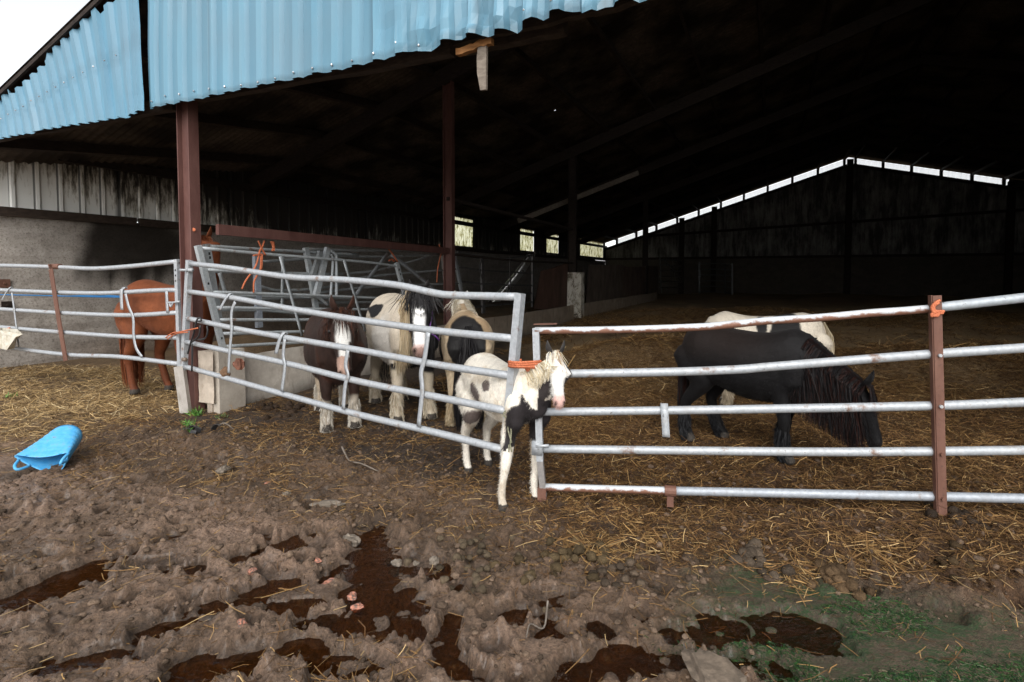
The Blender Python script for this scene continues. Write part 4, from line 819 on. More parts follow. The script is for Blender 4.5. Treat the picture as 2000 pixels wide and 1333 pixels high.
twine('halter_strap', 'black halter strap dangling over the hinge end of the middle gate', 'strap', [[pm(402, 620), pm(396, 625), pm(390, 650), pm(384, 668), pm(378, 690)], [pm(402, 620), pm(405, 626), pm(397, 627)], [pm(386, 668), pm(400, 655), pm(403, 635)], [pm(386, 670), pm(387, 690), pm(386, 724)], [pm(398, 663), pm(412, 660), pm(417, 648), pm(416, 636)]], 'strap', .009)
twine('rope_tie', 'pale green rope wound round the lower end of the middle gate', 'rope', [[pm(1000, 800, .03), pm(990, 808, .04), pm(1002, 820, .04), pm(1005, 840, .04), pm(1003, 868, .04)], [pm(994, 802, .04), pm(1004, 815, .04), pm(999, 835, .04), pm(1006, 862, .04)], [pm(1003, 866, .04), pm(1006, 880, .04)], [pm(1001, 866, .04), pm(1000, 880, .04)], [pm(988, 806, .03), pm(996, 800, .04), pm(1006, 803, .03)]], 'rope', .005)
twine('blue_cord', 'thin blue cord stretched along behind the left gate', 'cord', [[pl(-60, 577, -.25), pl(0, 578, -.25), pl(120, 581, -.25), pl(232, 583, -.25)], [pl(90, 580, -.25), pl(160, 579, -.25), pl(226, 583, -.25)]], 'blueline', .009)
# cut white jug hung on the left gate
jug = thing('plastic_jug', 'cut open white plastic jug tied to the lower rails of the left gate', 'jug', pl(38, 680, .12))
m = MB(); Q = lambda px, py, o: GL.p(px, py, o)
lo = [Q(11, 672, .10), Q(46, 679, .10), Q(52, 680, .22), Q(16, 672, .24)]; mi_ = [Q(14, 655, .08), Q(45, 662, .07), Q(66, 656, .20), Q(22, 650, .26)]; hi = [Q(16, 640, .06), Q(45, 643, .06), Q(76, 651, .18), Q(24, 638, .27)]
vs = np.array(lo + mi_ + hi); fs = [(0, 1, 2, 3)] + [(4 * k + j, 4 * k + 4 + j, 4 * k + 4 + (j + 1) % 4, 4 * k + (j + 1) % 4) for k in (0, 1) for j in range(4)]
m.add(vs, fs); o = build('container', m, M['plastic'], jug); md = o.modifiers.new('w', 'SOLIDIFY'); md.thickness = .006; b_ = o.modifiers.new('b', 'BEVEL'); b_.width = .012; b_.segments = 2
for a_, b2 in (((22, 657), (27, 672)), ((30, 655), (33, 668))):
    m = MB(); m.bar(Q(*a_, .285), Q(*b2, .275), .03, .003, GL.H); build('slot', m, M['strap'], jug)

# ------------------------------------------------------------------ horses
def nrm3(v): v = np.asarray(v, float); return v / (np.linalg.norm(v) + 1e-12)
def ring_loft(mb, C, Wd, Hd, n=22, pw=2.2):
    vs = []; k = len(C)
    for c, w, h in zip(C, Wd, Hd):
        for j in range(n):
            a = 2 * math.pi * j / n; ca, sa = math.cos(a), math.sin(a)
            vs.append(np.asarray(c) + np.asarray(w) * math.copysign(abs(ca) ** (2 / pw), ca) + np.asarray(h) * math.copysign(abs(sa) ** (2 / pw), sa))
    fs = [(i * n + j, i * n + (j + 1) % n, (i + 1) * n + (j + 1) % n, (i + 1) * n + j) for i in range(k - 1) for j in range(n)] + [tuple(range(n))[::-1], tuple((k - 1) * n + j for j in range(n))]
    mb.add(vs, fs)
def spread(x, xs, ys): return np.interp(x, xs, ys)
def strands(mb, paths, w, cols, taper=.25):
    """hair: flat tapering ribbons along paths (n, k, 3)"""
    P = np.asarray(paths, float); n, k, _ = P.shape; T = np.gradient(P, axis=1); T /= np.linalg.norm(T, axis=2)[..., None] + 1e-9
    s = np.cross(T[:, k // 2], RNG.normal(0, 1, (n, 3))); s /= np.linalg.norm(s, axis=1)[:, None] + 1e-9
    prof = np.interp(np.linspace(0, 1, k), [0, .25, .7, 1], [.8, 1, .8, taper]); off = s[:, None, :] * (np.asarray(w).reshape(-1, 1, 1) * prof[None, :, None] / 2)
    V_ = np.stack([P - off, P + off], 2).reshape(-1, 3); b = np.arange(n)[:, None] * 2 * k
    f = np.concatenate([b + np.array([[2 * i, 2 * i + 1, 2 * i + 3, 2 * i + 2]]) for i in range(k - 1)], 0)
    mb.add(V_, f.tolist(), np.repeat(np.asarray(cols), 2 * k, 0))
def pick(cols, n, j=.2):
    cols = np.asarray(cols, float); return cols[RNG.integers(0, len(cols), n)] * RNG.uniform(1 - j, 1 + j, (n, 1))
def horse(name, label, cat, front, hind, s, color, hair, neck=(45, 0, .42), head=(-60, 0, .42), legs=None, girth=1., legx=1., mane_side=-1, mane_len=.28, mane_n=420, tail_len=.72, tail_n=380, tail_w=.05, feather=None, fl=.2, hind_bias=None, lift=0., zoff=0., tail_col=None, fore_col=None, eyes=True, fur=22000, earc=None, ear=1., sx_=1., fore_n=150, off_col=None, mt=(.08, 1.02)):
    root = thing(name, label, cat, (0, 0, 0))
    fw, hw = np.array(front[:2]), np.array(hind[:2]); d = nrm3(fw - hw); ang = math.atan2(d[1], d[0]); org = (fw + hw) / 2 + d * .025 * s
    oz = float(smooth_ground(*org)) + .035 + zoff
    root.location = (org[0], org[1], oz); root.rotation_euler = (0, 0, ang); root.scale = (sx_, 1, 1)
    dR = np.array([math.cos(ang), math.sin(ang)]); dL = np.array([-math.sin(ang), math.cos(ang)])
    mb = MB(); g = girth
    top = lambda z, r: z + (r - r * g)                    # slimmer barrel keeps its top line
    secs = [(-.515, .765, .05, .07), (-.485, .755, .13, .155), (-.42, .755, .185, .215), (-.33, .765, .212, .228), (-.22, .745, .212, .228), (-.10, .715, .222, .235), (.03, .695, .228, .245), (.15, .695, .215, .248), (.26, .715, .19, .255), (.35, .745, .165, .248), (.44, .745, .14, .20), (.515, .735, .085, .125)]
    xs = [q[0] for q in secs]; xx = np.linspace(xs[0], xs[-1], 30)
    zc, ry, rz = (np.interp(xx, xs, [q[i] for q in secs]) for i in (1, 2, 3))
    zc = zc + rz * (1 - g); rz = rz * g; ry = ry * g
    ring_loft(mb, [(x, 0, z) for x, z in zip(xx, zc)], [(0, w, 0) for w in ry], [(0, 0, h) for h in rz], 26)
    # buttocks and shoulders
    for sy in (-1, 1):
        ring_loft(mb, [(-.47, sy * .10, .80), (-.44, sy * .115, .72), (-.40, sy * .125, .60), (-.36, sy * .125, .50)], [(0, .05 * g, 0), (0, .085 * g, 0), (0, .08 * g, 0), (0, .05, 0)], [(.06, 0, .02), (.115 * g, 0, .02), (.105 * g, 0, 0), (.06, 0, 0)], 14)
        ring_loft(mb, [(.30, sy * .10, .84), (.36, sy * .115, .70), (.36, sy * .115, .58), (.31, sy * .11, .50)], [(0, .05 * g, 0), (0, .075 * g, 0), (0, .07 * g, 0), (0, .04, 0)], [(.06, 0, .02), (.10 * g, 0, .02), (.09 * g, 0, 0), (.05, 0, 0)], 14)
    # legs
    legs = legs or {}; hoofs = {}; shank = {}
    for key, sx, sy in (('fl', 1, 1), ('fr', 1, -1), ('hl', -1, 1), ('hr', -1, -1)):
        dx, dy = legs.get(key, (0, 0)); yy = sy * .115
        if sx > 0: J = [(.34, .62, .075, .0), (.30, .50, .066, .1), (.305, .40, .055, .3), (.315, .295, .043, .55), (.312, .20, .031, .75), (.310, .125, .035, .9), (.325, .065, .032, .97), (.340, .035, .043, 1), (.345, .0, .050, 1)]
        else: J = [(-.36, .66, .11, .0), (-.30, .53, .10, .12), (-.345, .43, .066, .35), (-.415, .335, .048, .55), (-.418, .27, .040, .65), (-.405, .19, .033, .8), (-.395, .12, .037, .92), (-.375, .065, .033, .97), (-.36, .035, .044, 1), (-.355, .0, .051, 1)]
        hx = J[-1][0] + dx; hy = yy + dy; wxy = org + (dR * hx + dL * hy) * s; gz = (float(smooth_ground(*wxy)) + .03 - oz + zoff) / s
        C = np.array([(x + dx * k, yy + dy * k, z * (1 + 0) + gz * k) for x, z, r, k in J]); R_ = np.array([q[2] for q in J]) * legx
        cc = curve(C, 4); rr = np.interp(np.linspace(0, 1, len(cc)), np.linspace(0, 1, len(R_)), R_); mb.tube(cc, rr, 14); shank[key] = (cc, rr)
    # neck
    N0 = np.array([.335, 0, .765]); cr = lambda p_, y_: np.array([math.cos(rad(p_)) * math.cos(rad(y_)), math.cos(rad(p_)) * math.sin(rad(y_)), math.sin(rad(p_))])
    nd = cr(neck[0], neck[1]); NL = neck[2]; m1 = N0 + cr(neck[0] * .75, neck[1] * .4) * NL * .5; poll = N0 * 0 + m1 + cr(neck[0] * 1.05, neck[1] * 1.4) * NL * .5
    NC = np.array([(1 - t) ** 2 * N0 + 2 * t * (1 - t) * (m1 + .0) + t * t * poll for t in np.linspace(0, 1, 12)]); NT_ = np.gradient(NC, axis=0); NT_ /= np.linalg.norm(NT_, axis=1)[:, None]
    tt = np.linspace(0, 1, 12); nh = np.interp(tt, [0, .3, .65, 1], [.205, .165, .13, .105]) * (.25 + .75 * g); nw = np.interp(tt, [0, .3, .65, 1], [.13, .095, .075, .066]) * (.25 + .75 * g)
    NW = np.array([nrm3(np.cross((0, 0, 1), t)) for t in NT_]); NH = np.array([nrm3(np.cross(t, w)) for t, w in zip(NT_, NW)])
    ring_loft(mb, NC, NW * nw[:, None], NH * nh[:, None], 20)
    # head
    HL = head[2]; hf = cr(head[0], head[1]); hl = nrm3(np.cross((0, 0, 1), hf)); hu = np.cross(hf, hl); H0 = poll + NH[-1] * .075 + hf * -.02
    HW = lambda x, y, z: H0 + (hf * x + hl * y + hu * z) * HL
    hsec = [(-.06, -.15, .10, .12), (.05, -.155, .165, .185), (.18, -.175, .19, .225), (.30, -.18, .19, .235), (.42, -.165, .165, .205), (.56, -.14, .128, .155), (.70, -.128, .105, .122), (.83, -.130, .104, .112), (.93, -.142, .10, .103), (1.0, -.165, .062, .062)]
    ring_loft(mb, [HW(x, 0, z) for x, z, a, b in hsec], [hl * a * HL for x, z, a, b in hsec], [hu * b * HL for x, z, a, b in hsec], 20, 2.3)
    for sy in (-1, 1):                                    # brow ridges and nostril flares
        ring_loft(mb, [HW(.20, sy * .13, .0), HW(.29, sy * .155, -.01), HW(.38, sy * .13, -.02)], [hl * .03 * HL, hl * .05 * HL, hl * .03 * HL], [hu * .03 * HL, hu * .05 * HL, hu * .03 * HL], 10)
        ring_loft(mb, [HW(.84, sy * .06, -.06), HW(.91, sy * .075, -.085), HW(.97, sy * .06, -.12)], [hl * .025 * HL, hl * .04 * HL, hl * .025 * HL], [hu * .03 * HL, hu * .045 * HL, hu * .03 * HL], 10)
    tmp = mesh_from('tmp', np.vstack(mb.v), mb.f); o = place('tmp', tmp); md = o.modifiers.new('r', 'REMESH'); md.mode = 'VOXEL'; md.voxel_size = .0115; md.adaptivity = 0
    sm = o.modifiers.new('s', 'SMOOTH'); sm.factor = .5; sm.iterations = 7
    dg = bpy.context.evaluated_depsgraph_get(); dg.update(); ev = o.evaluated_get(dg); me = ev.to_mesh()
    nv = len(me.vertices); P = np.empty(nv * 3, np.float32); me.vertices.foreach_get('co', P); P = P.reshape(-1, 3).astype(float); Nn = np.empty(nv * 3, np.float32); me.vertices.foreach_get('normal', Nn); Nn = Nn.reshape(-1, 3)
    faces = [tuple(q.vertices) for q in me.polygons]; ev.to_mesh_clear(); bpy.data.objects.remove(o); bpy.data.meshes.remove(tmp)
    def coat(P):
        D = (P - H0) / HL; Hc = np.stack([D @ hf, D @ hl, D @ hu], -1)
        inh = (Hc[:, 0] > -.12) & (np.abs(Hc[:, 1]) < .32) & (Hc[:, 2] > -.52) & (Hc[:, 2] < .2) & (Hc[:, 0] < 1.2)
        # ignore everything behind the throat
        inh &= (Hc[:, 2] > -.42) & (((P - poll) @ NT_[-1] > -.10) | (Hc[:, 0] > .36))
        dn = ((P[:, None, :] - NC[None]) ** 2).sum(2); tn = tt[dn.argmin(1)]; near = np.sqrt(dn.min(1)) < .24
        n1 = fbm(P[:, 0] * 9 + 3 * P[:, 1], P[:, 2] * 9 + 5 * P[:, 1], 500 + len(label), 3); n2 = fbm(P[:, 0] * 45 + 31 * P[:, 1], P[:, 2] * 22 + 17 * P[:, 1], 700, 2)
        c = color(P, Hc, inh, tn * (near & ~inh & (P[:, 0] > .3)), n1, n2)
        dirt = np.clip(ss(.50, .10, P[:, 2]) * (.35 + .9 * n1) + .5 * ss(.25, .6, n1) * ss(.85, .5, P[:, 2]), 0, .75)[:, None] * (~inh)[:, None]; c = c * (1 - .55 * dirt) + np.array([.11, .075, .048]) * np.minimum(c.mean(1, keepdims=True) * 3, 1) * .55 * dirt
        hoof = P[:, 2] < .045; c = np.where(hoof[:, None], np.array([.05, .042, .035]), c)
        nos = np.zeros(len(P))
        for sy in (-1, 1): nos = np.maximum(nos, np.exp(-(((Hc[:, 0] - .935) / .035) ** 2 + ((Hc[:, 1] - sy * .075) / .024) ** 2 + ((Hc[:, 2] + .085) / .06) ** 2)) * inh)
        mo = np.exp(-(((Hc[:, 2] + .20) / .010) ** 2)) * (Hc[:, 0] > .84) * (np.abs(Hc[:, 1]) > .03) * inh
        k = np.clip(1.3 * nos + .5 * mo, 0, 1)[:, None]; c = c * (1 - k) + np.array([.012, .008, .007]) * k
        return c
    C = coat(P); body = MB(); body.add(P * s, faces, C)
    # short coat hairs break up the outline
    f4 = np.array([q[:4] if len(q) >= 4 else (*q, q[0]) for q in faces]); fi = RNG.integers(0, len(f4), fur); q0 = P[f4[fi]].mean(1); nn = Nn[f4[fi, 0]]; ok = q0[:, 2] > .06
    fi, q0, nn = fi[ok], q0[ok], nn[ok]; dirs = nn * .28 + np.array([-.5, 0, -.75]) + RNG.normal(0, .18, nn.shape); dirs -= nn * np.minimum((dirs * nn).sum(1), 0)[:, None]; dirs /= np.linalg.norm(dirs, axis=1)[:, None]
    sd_ = np.cross(dirs, nn); sd_ /= np.linalg.norm(sd_, axis=1)[:, None] + 1e-9; Lh = RNG.uniform(.012, .026, len(q0)) * fl * 5 / 1.0
    wv = .0016; T3 = np.stack([q0 - nn * .003 - sd_ * wv, q0 - nn * .003 + sd_ * wv, q0 + dirs * Lh[:, None]], 1)
    body.add(T3.reshape(-1, 3) * s, np.arange(len(q0) * 3).reshape(-1, 3).tolist(), np.repeat(C[f4[fi, 0]] * RNG.uniform(.72, 1.02, (len(q0), 1)), 3, 0))
    # ears
    for sy in (-1, 1):
        e0 = HW(.0, sy * .10, .035); ed = nrm3(-hf * .70 + hu * .62 + hl * sy * .22); ew = nrm3(np.cross(ed, hf + hl * sy * .5)); et = np.cross(ed, ew); k = 7
        rings = []; tv = np.linspace(0, 1, k)
        wd = np.interp(tv, [0, .3, .6, 1], [.055, .072, .055, .004]) * HL * (.4 + .6 * ear); n0 = body.n
        m2 = MB(); ring_loft(m2, [e0 + ed * .25 * ear * HL * t - et * .02 * HL * math.sin(3 * t) for t in tv], [ew * w for w in wd], [et * max(w * .38, .002) for w in wd], 10)
        ec = earc if earc is not None else C[np.argmin(((P - HW(.05, sy * .1, .0)) ** 2).sum(1))]
        body.add(np.vstack(m2.v) * s, m2.f, np.asarray(ec) * .85)
    b_ = build('body', body, M['coat'], None, True); b_.parent = root
    if eyes:
        for sy in (-1, 1):
            vv, ff = lump_verts(.040 * HL * s, (1, 1, 1), 0, 1); vv = np.asarray(vv); e = MB(); t_ = MB(); vv = vv / np.linalg.norm(vv, axis=1)[:, None] * .040 * HL * s; e.add(vv + HW(.30, sy * .178, -.045) * s, ff); x = build('eye', e, M['eye'], None, True); x.parent = root
    # mane
    if mane_n:
        n = int(mane_n * 3.2); t = RNG.uniform(mt[0], mt[1], n); ti = np.clip(t, 0, 1); ix = lambda A: np.stack([np.interp(ti, tt, A[:, j]) for j in range(3)], -1)
        c0, w0, h0 = ix(NC), ix(NW), ix(NH); rh = np.interp(ti, tt, nh); rw = np.interp(ti, tt, nw)
        sd2 = np.where(RNG.random(n) < .9, mane_side, -mane_side)[:, None]; Ln = mane_len * RNG.uniform(.65, 1.15, n) * np.interp(ti, [0, .2, 1], [.7, 1, .95])
        p0_ = c0 + h0 * (rh * .97)[:, None] + w0 * RNG.normal(0, .012, (n, 1)); out = w0 * sd2
        p1_ = p0_ + out * (rw * RNG.uniform(.5, .8, n))[:, None] + h0 * .012 - h0 * (rh * .12)[:, None]; p2_ = c0 + h0 * (rh * .35)[:, None] + out * (rw * 1.05 + RNG.uniform(.0, .02, n))[:, None]
        lat = ix(NT_) * RNG.normal(0, .022, (n, 1)); dn = np.array([0, 0, -1.]); p2_ = p2_ + lat * .5
        p3_ = p2_ + dn * (Ln * .5)[:, None] + out * RNG.uniform(-.012, .015, (n, 1)) + lat; p4_ = p3_ + dn * (Ln * .5)[:, None] + lat + out * RNG.normal(0, .012, (n, 1))
        mm = MB(); strands(mm, np.stack([p0_, p1_, p2_, (p2_ + p3_) / 2 + RNG.normal(0, .004, (n, 3)), p3_, p4_], 1) * s, RNG.uniform(.003, .0065, n) * s, np.where(((sd2[:, 0] != mane_side) & (off_col is not None))[:, None], pick(off_col if off_col is not None else hair, n), pick(hair, n))); x = build('mane', mm, M['hair'], None); x.parent = root
        # forelock
        n = fore_n * 2; y0 = RNG.normal(0, .06, n); q0_ = np.array([HW(-.04, a, .06) for a in y0]); q1_ = np.array([HW(.06, a * 1.3 + RNG.normal(0, .03), .10) for a in y0]); q2_ = np.array([HW(RNG.uniform(.16, .30), a * 1.8 + RNG.normal(0, .05), .075) for a in y0]); q3_ = q2_ + hf * HL * RNG.uniform(.06, .2, (n, 1)) - hu * HL * .02 + hl * (y0 * .25)[:, None]
        mm = MB(); strands(mm, np.stack([q0_, q1_, q2_, q3_], 1) * s, RNG.uniform(.003, .006, n) * s, pick(fore_col or hair, n)); x = build('forelock', mm, M['hair'], None); x.parent = root
    # tail
    n = int(tail_n * 2.5); a = RNG.uniform(0, 6.28, n); r0 = RNG.uniform(0, 1, n) ** .5; TL = tail_len * RNG.uniform(.72, 1.05, n)
    u0 = np.array([-.500, 0, .90]) + np.stack([-.008 * r0, .030 * np.cos(a) * r0, -RNG.uniform(0, .24, n)], -1); drop = .90 - u0[:, 2]
    sp_ = np.stack([np.sin(a) * r0 * tail_w * .7, np.cos(a) * r0 * tail_w, np.zeros(n)], -1); paths = [u0]
    for f_ in (.08, .25, .5, .75, 1.): paths.append(u0 + np.array([-.045, 0, 0]) * min(1, f_ * 4) * (1 - .4 * f_) + sp_ * (1.2 * math.sin(min(f_ * 1.9, 1.57)) - .35 * f_ * f_) + np.stack([0 * TL, RNG.normal(0, .006, n), -(TL - drop) * f_], -1))
    mm = MB(); strands(mm, np.stack(paths, 1) * s, RNG.uniform(.004, .009, n) * s, pick(tail_col or hair, n)); x = build('tail', mm, M['hair'], None); x.parent = root
    # feather on the lower legs
    if feather:
        for key, (cc, rr) in shank.items():
            fcol = feather(key)
            if fcol is None: continue
            n = 1100; z0 = cc[-1][2]; hgt = cc[:, 2] - z0; order = np.argsort(hgt); h_ = .055 + .20 * RNG.random(n) ** 1.3; px_ = np.interp(h_, hgt[order], cc[order, 0]); py_ = np.interp(h_, hgt[order], cc[order, 1]); rr_ = np.interp(h_, hgt[order], rr[order])
            a = RNG.uniform(0, 6.28, n); od = np.stack([np.cos(a) - .25, np.sin(a), 0 * a], -1); L_ = RNG.uniform(.04, .11, n); base = np.stack([px_, py_, h_ + z0], -1) + od * (rr_ * .85)[:, None]
            fwd = np.interp(np.clip(h_ - L_, .0, 1), hgt[order], cc[order, 0]) - px_
            e1 = base + od * .016 + np.array([0, 0, -1]) * (L_ * .5)[:, None]; e2 = base + od * RNG.uniform(.008, .034, (n, 1)) + np.stack([fwd, 0 * fwd, -np.minimum(L_, h_ - .006)], -1)
            mm = MB(); strands(mm, np.stack([base, e1, e2], 1) * s, RNG.uniform(.003, .006, n) * s, pick(fcol, n)); x = build('feather', mm, M['hair'], None); x.parent = root
    return root, dict(HW=HW, s=s, HL=HL, hl=hl, hu=hu, hf=hf)
def lerp(a, b, k): return a * (1 - k[:, None]) + np.asarray(b) * k[:, None]
def flat(P, c, n1, n2, a=.25, b=.2): return np.asarray(c)[None] * (1 + a * n1 + b * n2)[:, None]
def ell(P, c, r): return 1 - np.sqrt((((P - np.asarray(c)) / np.asarray(r)) ** 2).sum(1))
def step(x, w=.05): return ss(-w, w, x)
def G(px, py, g=0.035):
    q = onz(px, py, 0)
    for _ in range(6): q = onz(px, py, float(smooth_ground(q[0], q[1])) + g)
    return q

# 1 chestnut
def c_chest(P, H, inh, tn, n1, n2):
    c = flat(P, (.200, .060, .023), n1, n2, .22, .15); c = lerp(c, (.13, .036, .014), .7 * ss(.42, .2, P[:, 2]) * (1 - inh)); c = lerp(c, (.12, .03, .012), .5 * ss(.1, .45, n1 * ss(.65, .5, P[:, 2]))); return c
horse('horse', 'chestnut horse behind the left gate, its neck passing behind the brown column', 'horse', (-3.96, 6.74), (-4.71, 7.04), 1.47, c_chest, [(.16, .045, .016), (.10, .028, .012), (.21, .065, .024)], neck=(80, 4, .58), head=(-56, -38, .38), girth=.90, sx_=.93, legx=.92, mane_n=200, mane_len=.2, tail_len=.84, tail_n=420, tail_w=.075, legs={'hr': (.02, .0), 'hl': (.14, 0), 'fr': (.02, 0), 'fl': (-.08, 0)}, fl=.12)
# 2 dark brown with a blaze
def c_brown(P, H, inh, tn, n1, n2):
    c = flat(P, (.034, .018, .0135), n1, n2, .3, .25); c = lerp(c, (.052, .020, .012), ss(0, .5, n1))
    bl = step(.105 - .03 * (H[:, 0] > .5) + .03 * n1 - np.abs(H[:, 1] + .01), .02) * (H[:, 0] > .12) * (H[:, 0] < .72) * inh * (H[:, 2] > -.2)
    c = lerp(c, (.72, .70, .66), bl); pk = step(.10 - np.abs(H[:, 1] + .06), .02) * (H[:, 0] >= .70) * inh; c = lerp(c, (.42, .27, .21), pk)
    c = lerp(c, (.50, .44, .36), step(.26 + .05 * n1 - P[:, 2], .02) * (1 - inh) * (P[:, 0] > 0)); c = lerp(c, (.46, .37, .27), step(.40 + .06 * n1 - P[:, 2], .02) * (P[:, 0] < 0))
    c = lerp(c, (.55, .50, .45), step(ell(P, (.05, -.19, .50), (.10, .08, .06)) + .3 * n1)); return c
horse('pony', 'dark brown pony with white blaze and hairy white feet looking through the middle gate', 'pony', G(666, 838), G(650, 797), 1.14, c_brown, [(.03, .015, .011), (.02, .011, .009), (.09, .032, .016), (.05, .02, .012)], neck=(28, -3, .40), head=(-64, 0, .53), girth=1.22, mane_len=.17, mane_n=330, fore_n=45, feather=lambda k: [(.55, .50, .42), (.42, .36, .28), (.64, .60, .53)], mane_side=-1, legs={'fl': (0, .0), 'fr': (0.01, 0)}, fl=.16)
# 3 piebald with the long mane
def c_pie(P, H, inh, tn, n1, n2):
    c = flat(P, (.52, .45, .36), n1, n2, .14, .2); c = lerp(c, (.66, .62, .56), step(ell(P, (.18, -.2, .62), (.2, .15, .2)) + .4 * n1, .3))
    bk = np.maximum(ell(P, (-.43, -.17, .80), (.13, .13, .19)), ell(P, (-.12, -.17, .845), (.21, .12, .060)))
    bk = np.maximum(bk, np.minimum((P[:, 1] + .02 + .5 * ss(.55, .3, P[:, 2])) * 4, (P[:, 0] - .24) * 6) - .0)
    bk = np.where(inh | (tn > .75), 1., bk) + .35 * n1; k = step(bk, .06); c = lerp(c, (.013, .012, .013), k)
    bl = step(.085 + .035 * (H[:, 0] < .22) + .02 * n1 - np.abs(H[:, 1]), .02) * (H[:, 0] > .10) * (H[:, 0] < .9) * inh * (H[:, 2] > -.16); c = lerp(c, (.80, .79, .77), bl)
    c = lerp(c, (.50, .32, .27), step(H[:, 0] - .86, .03) * inh * .8)
    c = lerp(c, (.50, .43, .33), step(.40 + .07 * n1 - P[:, 2], .02) * (1 - inh)); return c
pr, pk_ = horse('horse', 'black and white horse with long cream mane and white blaze, wearing a purple halter', 'horse', G(812, 824), G(762, 781), 1.27, c_pie, [(.50, .40, .26), (.40, .30, .18), (.58, .49, .34), (.30, .22, .13)], neck=(34, -10, .40), head=(-66, -14, .49), girth=1.12, mane_len=.44, mane_n=620, mane_side=-1, feather=lambda k: [(.50, .43, .32), (.36, .29, .20), (.58, .52, .42)], fore_col=[(.014, .013, .014), (.02, .018, .018)], legs={'fl': (.02, .02), 'fr': (0, -.02), 'hr': (-.02, -.03), 'hl': (.0, -.02)}, fl=.22, tail_col=[(.02, .018, .018), (.4, .33, .25)], earc=(.015, .013, .013), ear=.6, off_col=[(.014, .013, .014), (.02, .018, .018)])
mm = MB(); HWf, sc = pk_['HW'], pk_['s']
mm.tube(curve([HWf(.60, -.13, -.28) * sc, HWf(.62, -.140, -.12) * sc, HWf(.63, -.10, .015) * sc, HWf(.63, 0, .035) * sc, HWf(.63, .10, .015) * sc, HWf(.62, .140, -.12) * sc, HWf(.60, .13, -.28) * sc], 4), .007, 6)
for sy in (-1, 1): mm.tube(curve([HWf(.62, sy * .142, -.13) * sc, HWf(.40, sy * .19, -.14) * sc, HWf(.10, sy * .19, -.10) * sc, HWf(-.02, sy * .10, .05) * sc], 4), .007, 6)
mm.tube(curve([HWf(.62, .14, -.2) * sc, HWf(.68, .24, -.22) * sc, HWf(.72, .30, -.30) * sc], 4), .008, 6)
x = build('halter', mm, M['purple'], None, True); x.parent = pr
# 4 cream and black, seen from behind
def c_skew(P, H, inh, tn, n1, n2):
    c = flat(P, (.47, .37, .25), n1, n2, .18, .25); c = lerp(c, (.27, .18, .10), step(n1 - .18 + .25 * (P[:, 1] < 0), .2) * ss(.6, .9, P[:, 2]) * .8)
    bk = np.maximum(np.minimum((-.30 - P[:, 0]) * 5, ell(P, (-.5, .02, .74), (.4, .165, .235)) * 2), ell(P, (-.15, .22, .66), (.16, .09, .14))); c = lerp(c, (.013, .012, .012), step(bk + .3 * n1, .07)); c = lerp(c, (.62, .58, .50), 1. * inh); return c
horse('pony', 'cream and black pony standing with its rump and long black tail towards the gate', 'pony', (-.52, 6.05), (-.43, 5.32), 1.09, c_skew, [(.60, .54, .42), (.50, .42, .30), (.66, .62, .54)], neck=(34, 6, .44), head=(-55, 0, .42), girth=1.15, mane_len=.16, mane_n=420, tail_len=.88, tail_n=900, tail_w=.11, tail_col=[(.012, .011, .012), (.018, .016, .016), (.009, .008, .009)], feather=lambda k: [(.46, .36, .22), (.34, .25, .15), (.52, .43, .30)], fl=.22, legs={'hl': (0, .04), 'hr': (0, -.04)})
# 5 foal in the gap
def c_foal(P, H, inh, tn, n1, n2):
    c = flat(P, (.80, .74, .64), n1, n2, .12, .16); c = lerp(c, (.50, .39, .26), step(n1 - .22, .15) * .5)
    gr = np.maximum(ell(P, (-.55, -.04, .72), (.15, .20, .27)), ell(P, (-.14, -.18, .72), (.085, .10, .055))); gr = np.maximum(gr, ell(P, (-.16, -.13, .50), (.26, .12, .060))); gr = np.maximum(gr, ell(P, (.05, -.2, .80), (.05, .08, .04)))
    c = lerp(c, (.125, .098, .088), step(gr + .5 * n1 + .2 * n2, .09))
    bk = np.minimum((P[:, 0] - .375 - .35 * (P[:, 2] - .6) + .06 * n1 + .10 * (P[:, 1] > .02)) * 5, 1.); bk = np.where((tn > .2) & (P[:, 1] < .0) , -1, bk); bk = np.where((P[:, 2] > .80 + .1 * (P[:, 1] > 0)) & (tn < .5) & ~inh, np.minimum(bk, -.2), bk); bk = np.where(P[:, 2] < .40 + .05 * n1, -1, bk)
    bk = np.where((tn > .2) & (P[:, 1] > -.02), 1, bk); c = lerp(c, (.024, .020, .021), step(bk, .05) * (1 - inh))
    dk = step(np.abs(H[:, 1]) - .125 + .12 * ss(.5, .85, H[:, 0]) * 0 - .04 * n1 + .0, .025) * (H[:, 2] < -.03) * (H[:, 0] < .74) * inh; c = lerp(c, (.035, .029, .028), np.maximum(dk, step(-.25 - H[:, 2], .03) * inh * (H[:, 0] < .7)))
    c = lerp(c, (.74, .72, .68), (1 - dk) * inh * (H[:, 2] > -.22)); c = lerp(c, (.60, .34, .29), step(H[:, 0] - .80, .05) * inh * .85); return c
horse('foal', 'white foal with grey and black patches standing in the gap between the two gates', 'foal', (.07, 3.66), (-.22, 4.15), .93, c_foal, [(.66, .58, .42), (.56, .46, .30), (.74, .69, .58)], neck=(44, 30, .40), head=(-58, -22, .37), girth=.84, legx=.84, mane_len=.08, mane_n=220, mt=(.30, .86), fore_n=16, mane_side=-1, tail_len=.5, tail_n=200, legs={'fr': (.05, -.11), 'fl': (.05, -.065), 'hr': (-.02, -.0), 'hl': (-.10, .0)}, fl=.24, fur=30000, earc=(.05, .045, .042), tail_col=[(.4, .35, .28), (.1, .09, .08)], fore_col=[(.66, .58, .42), (.74, .69, .58), (.3, .18, .09)])
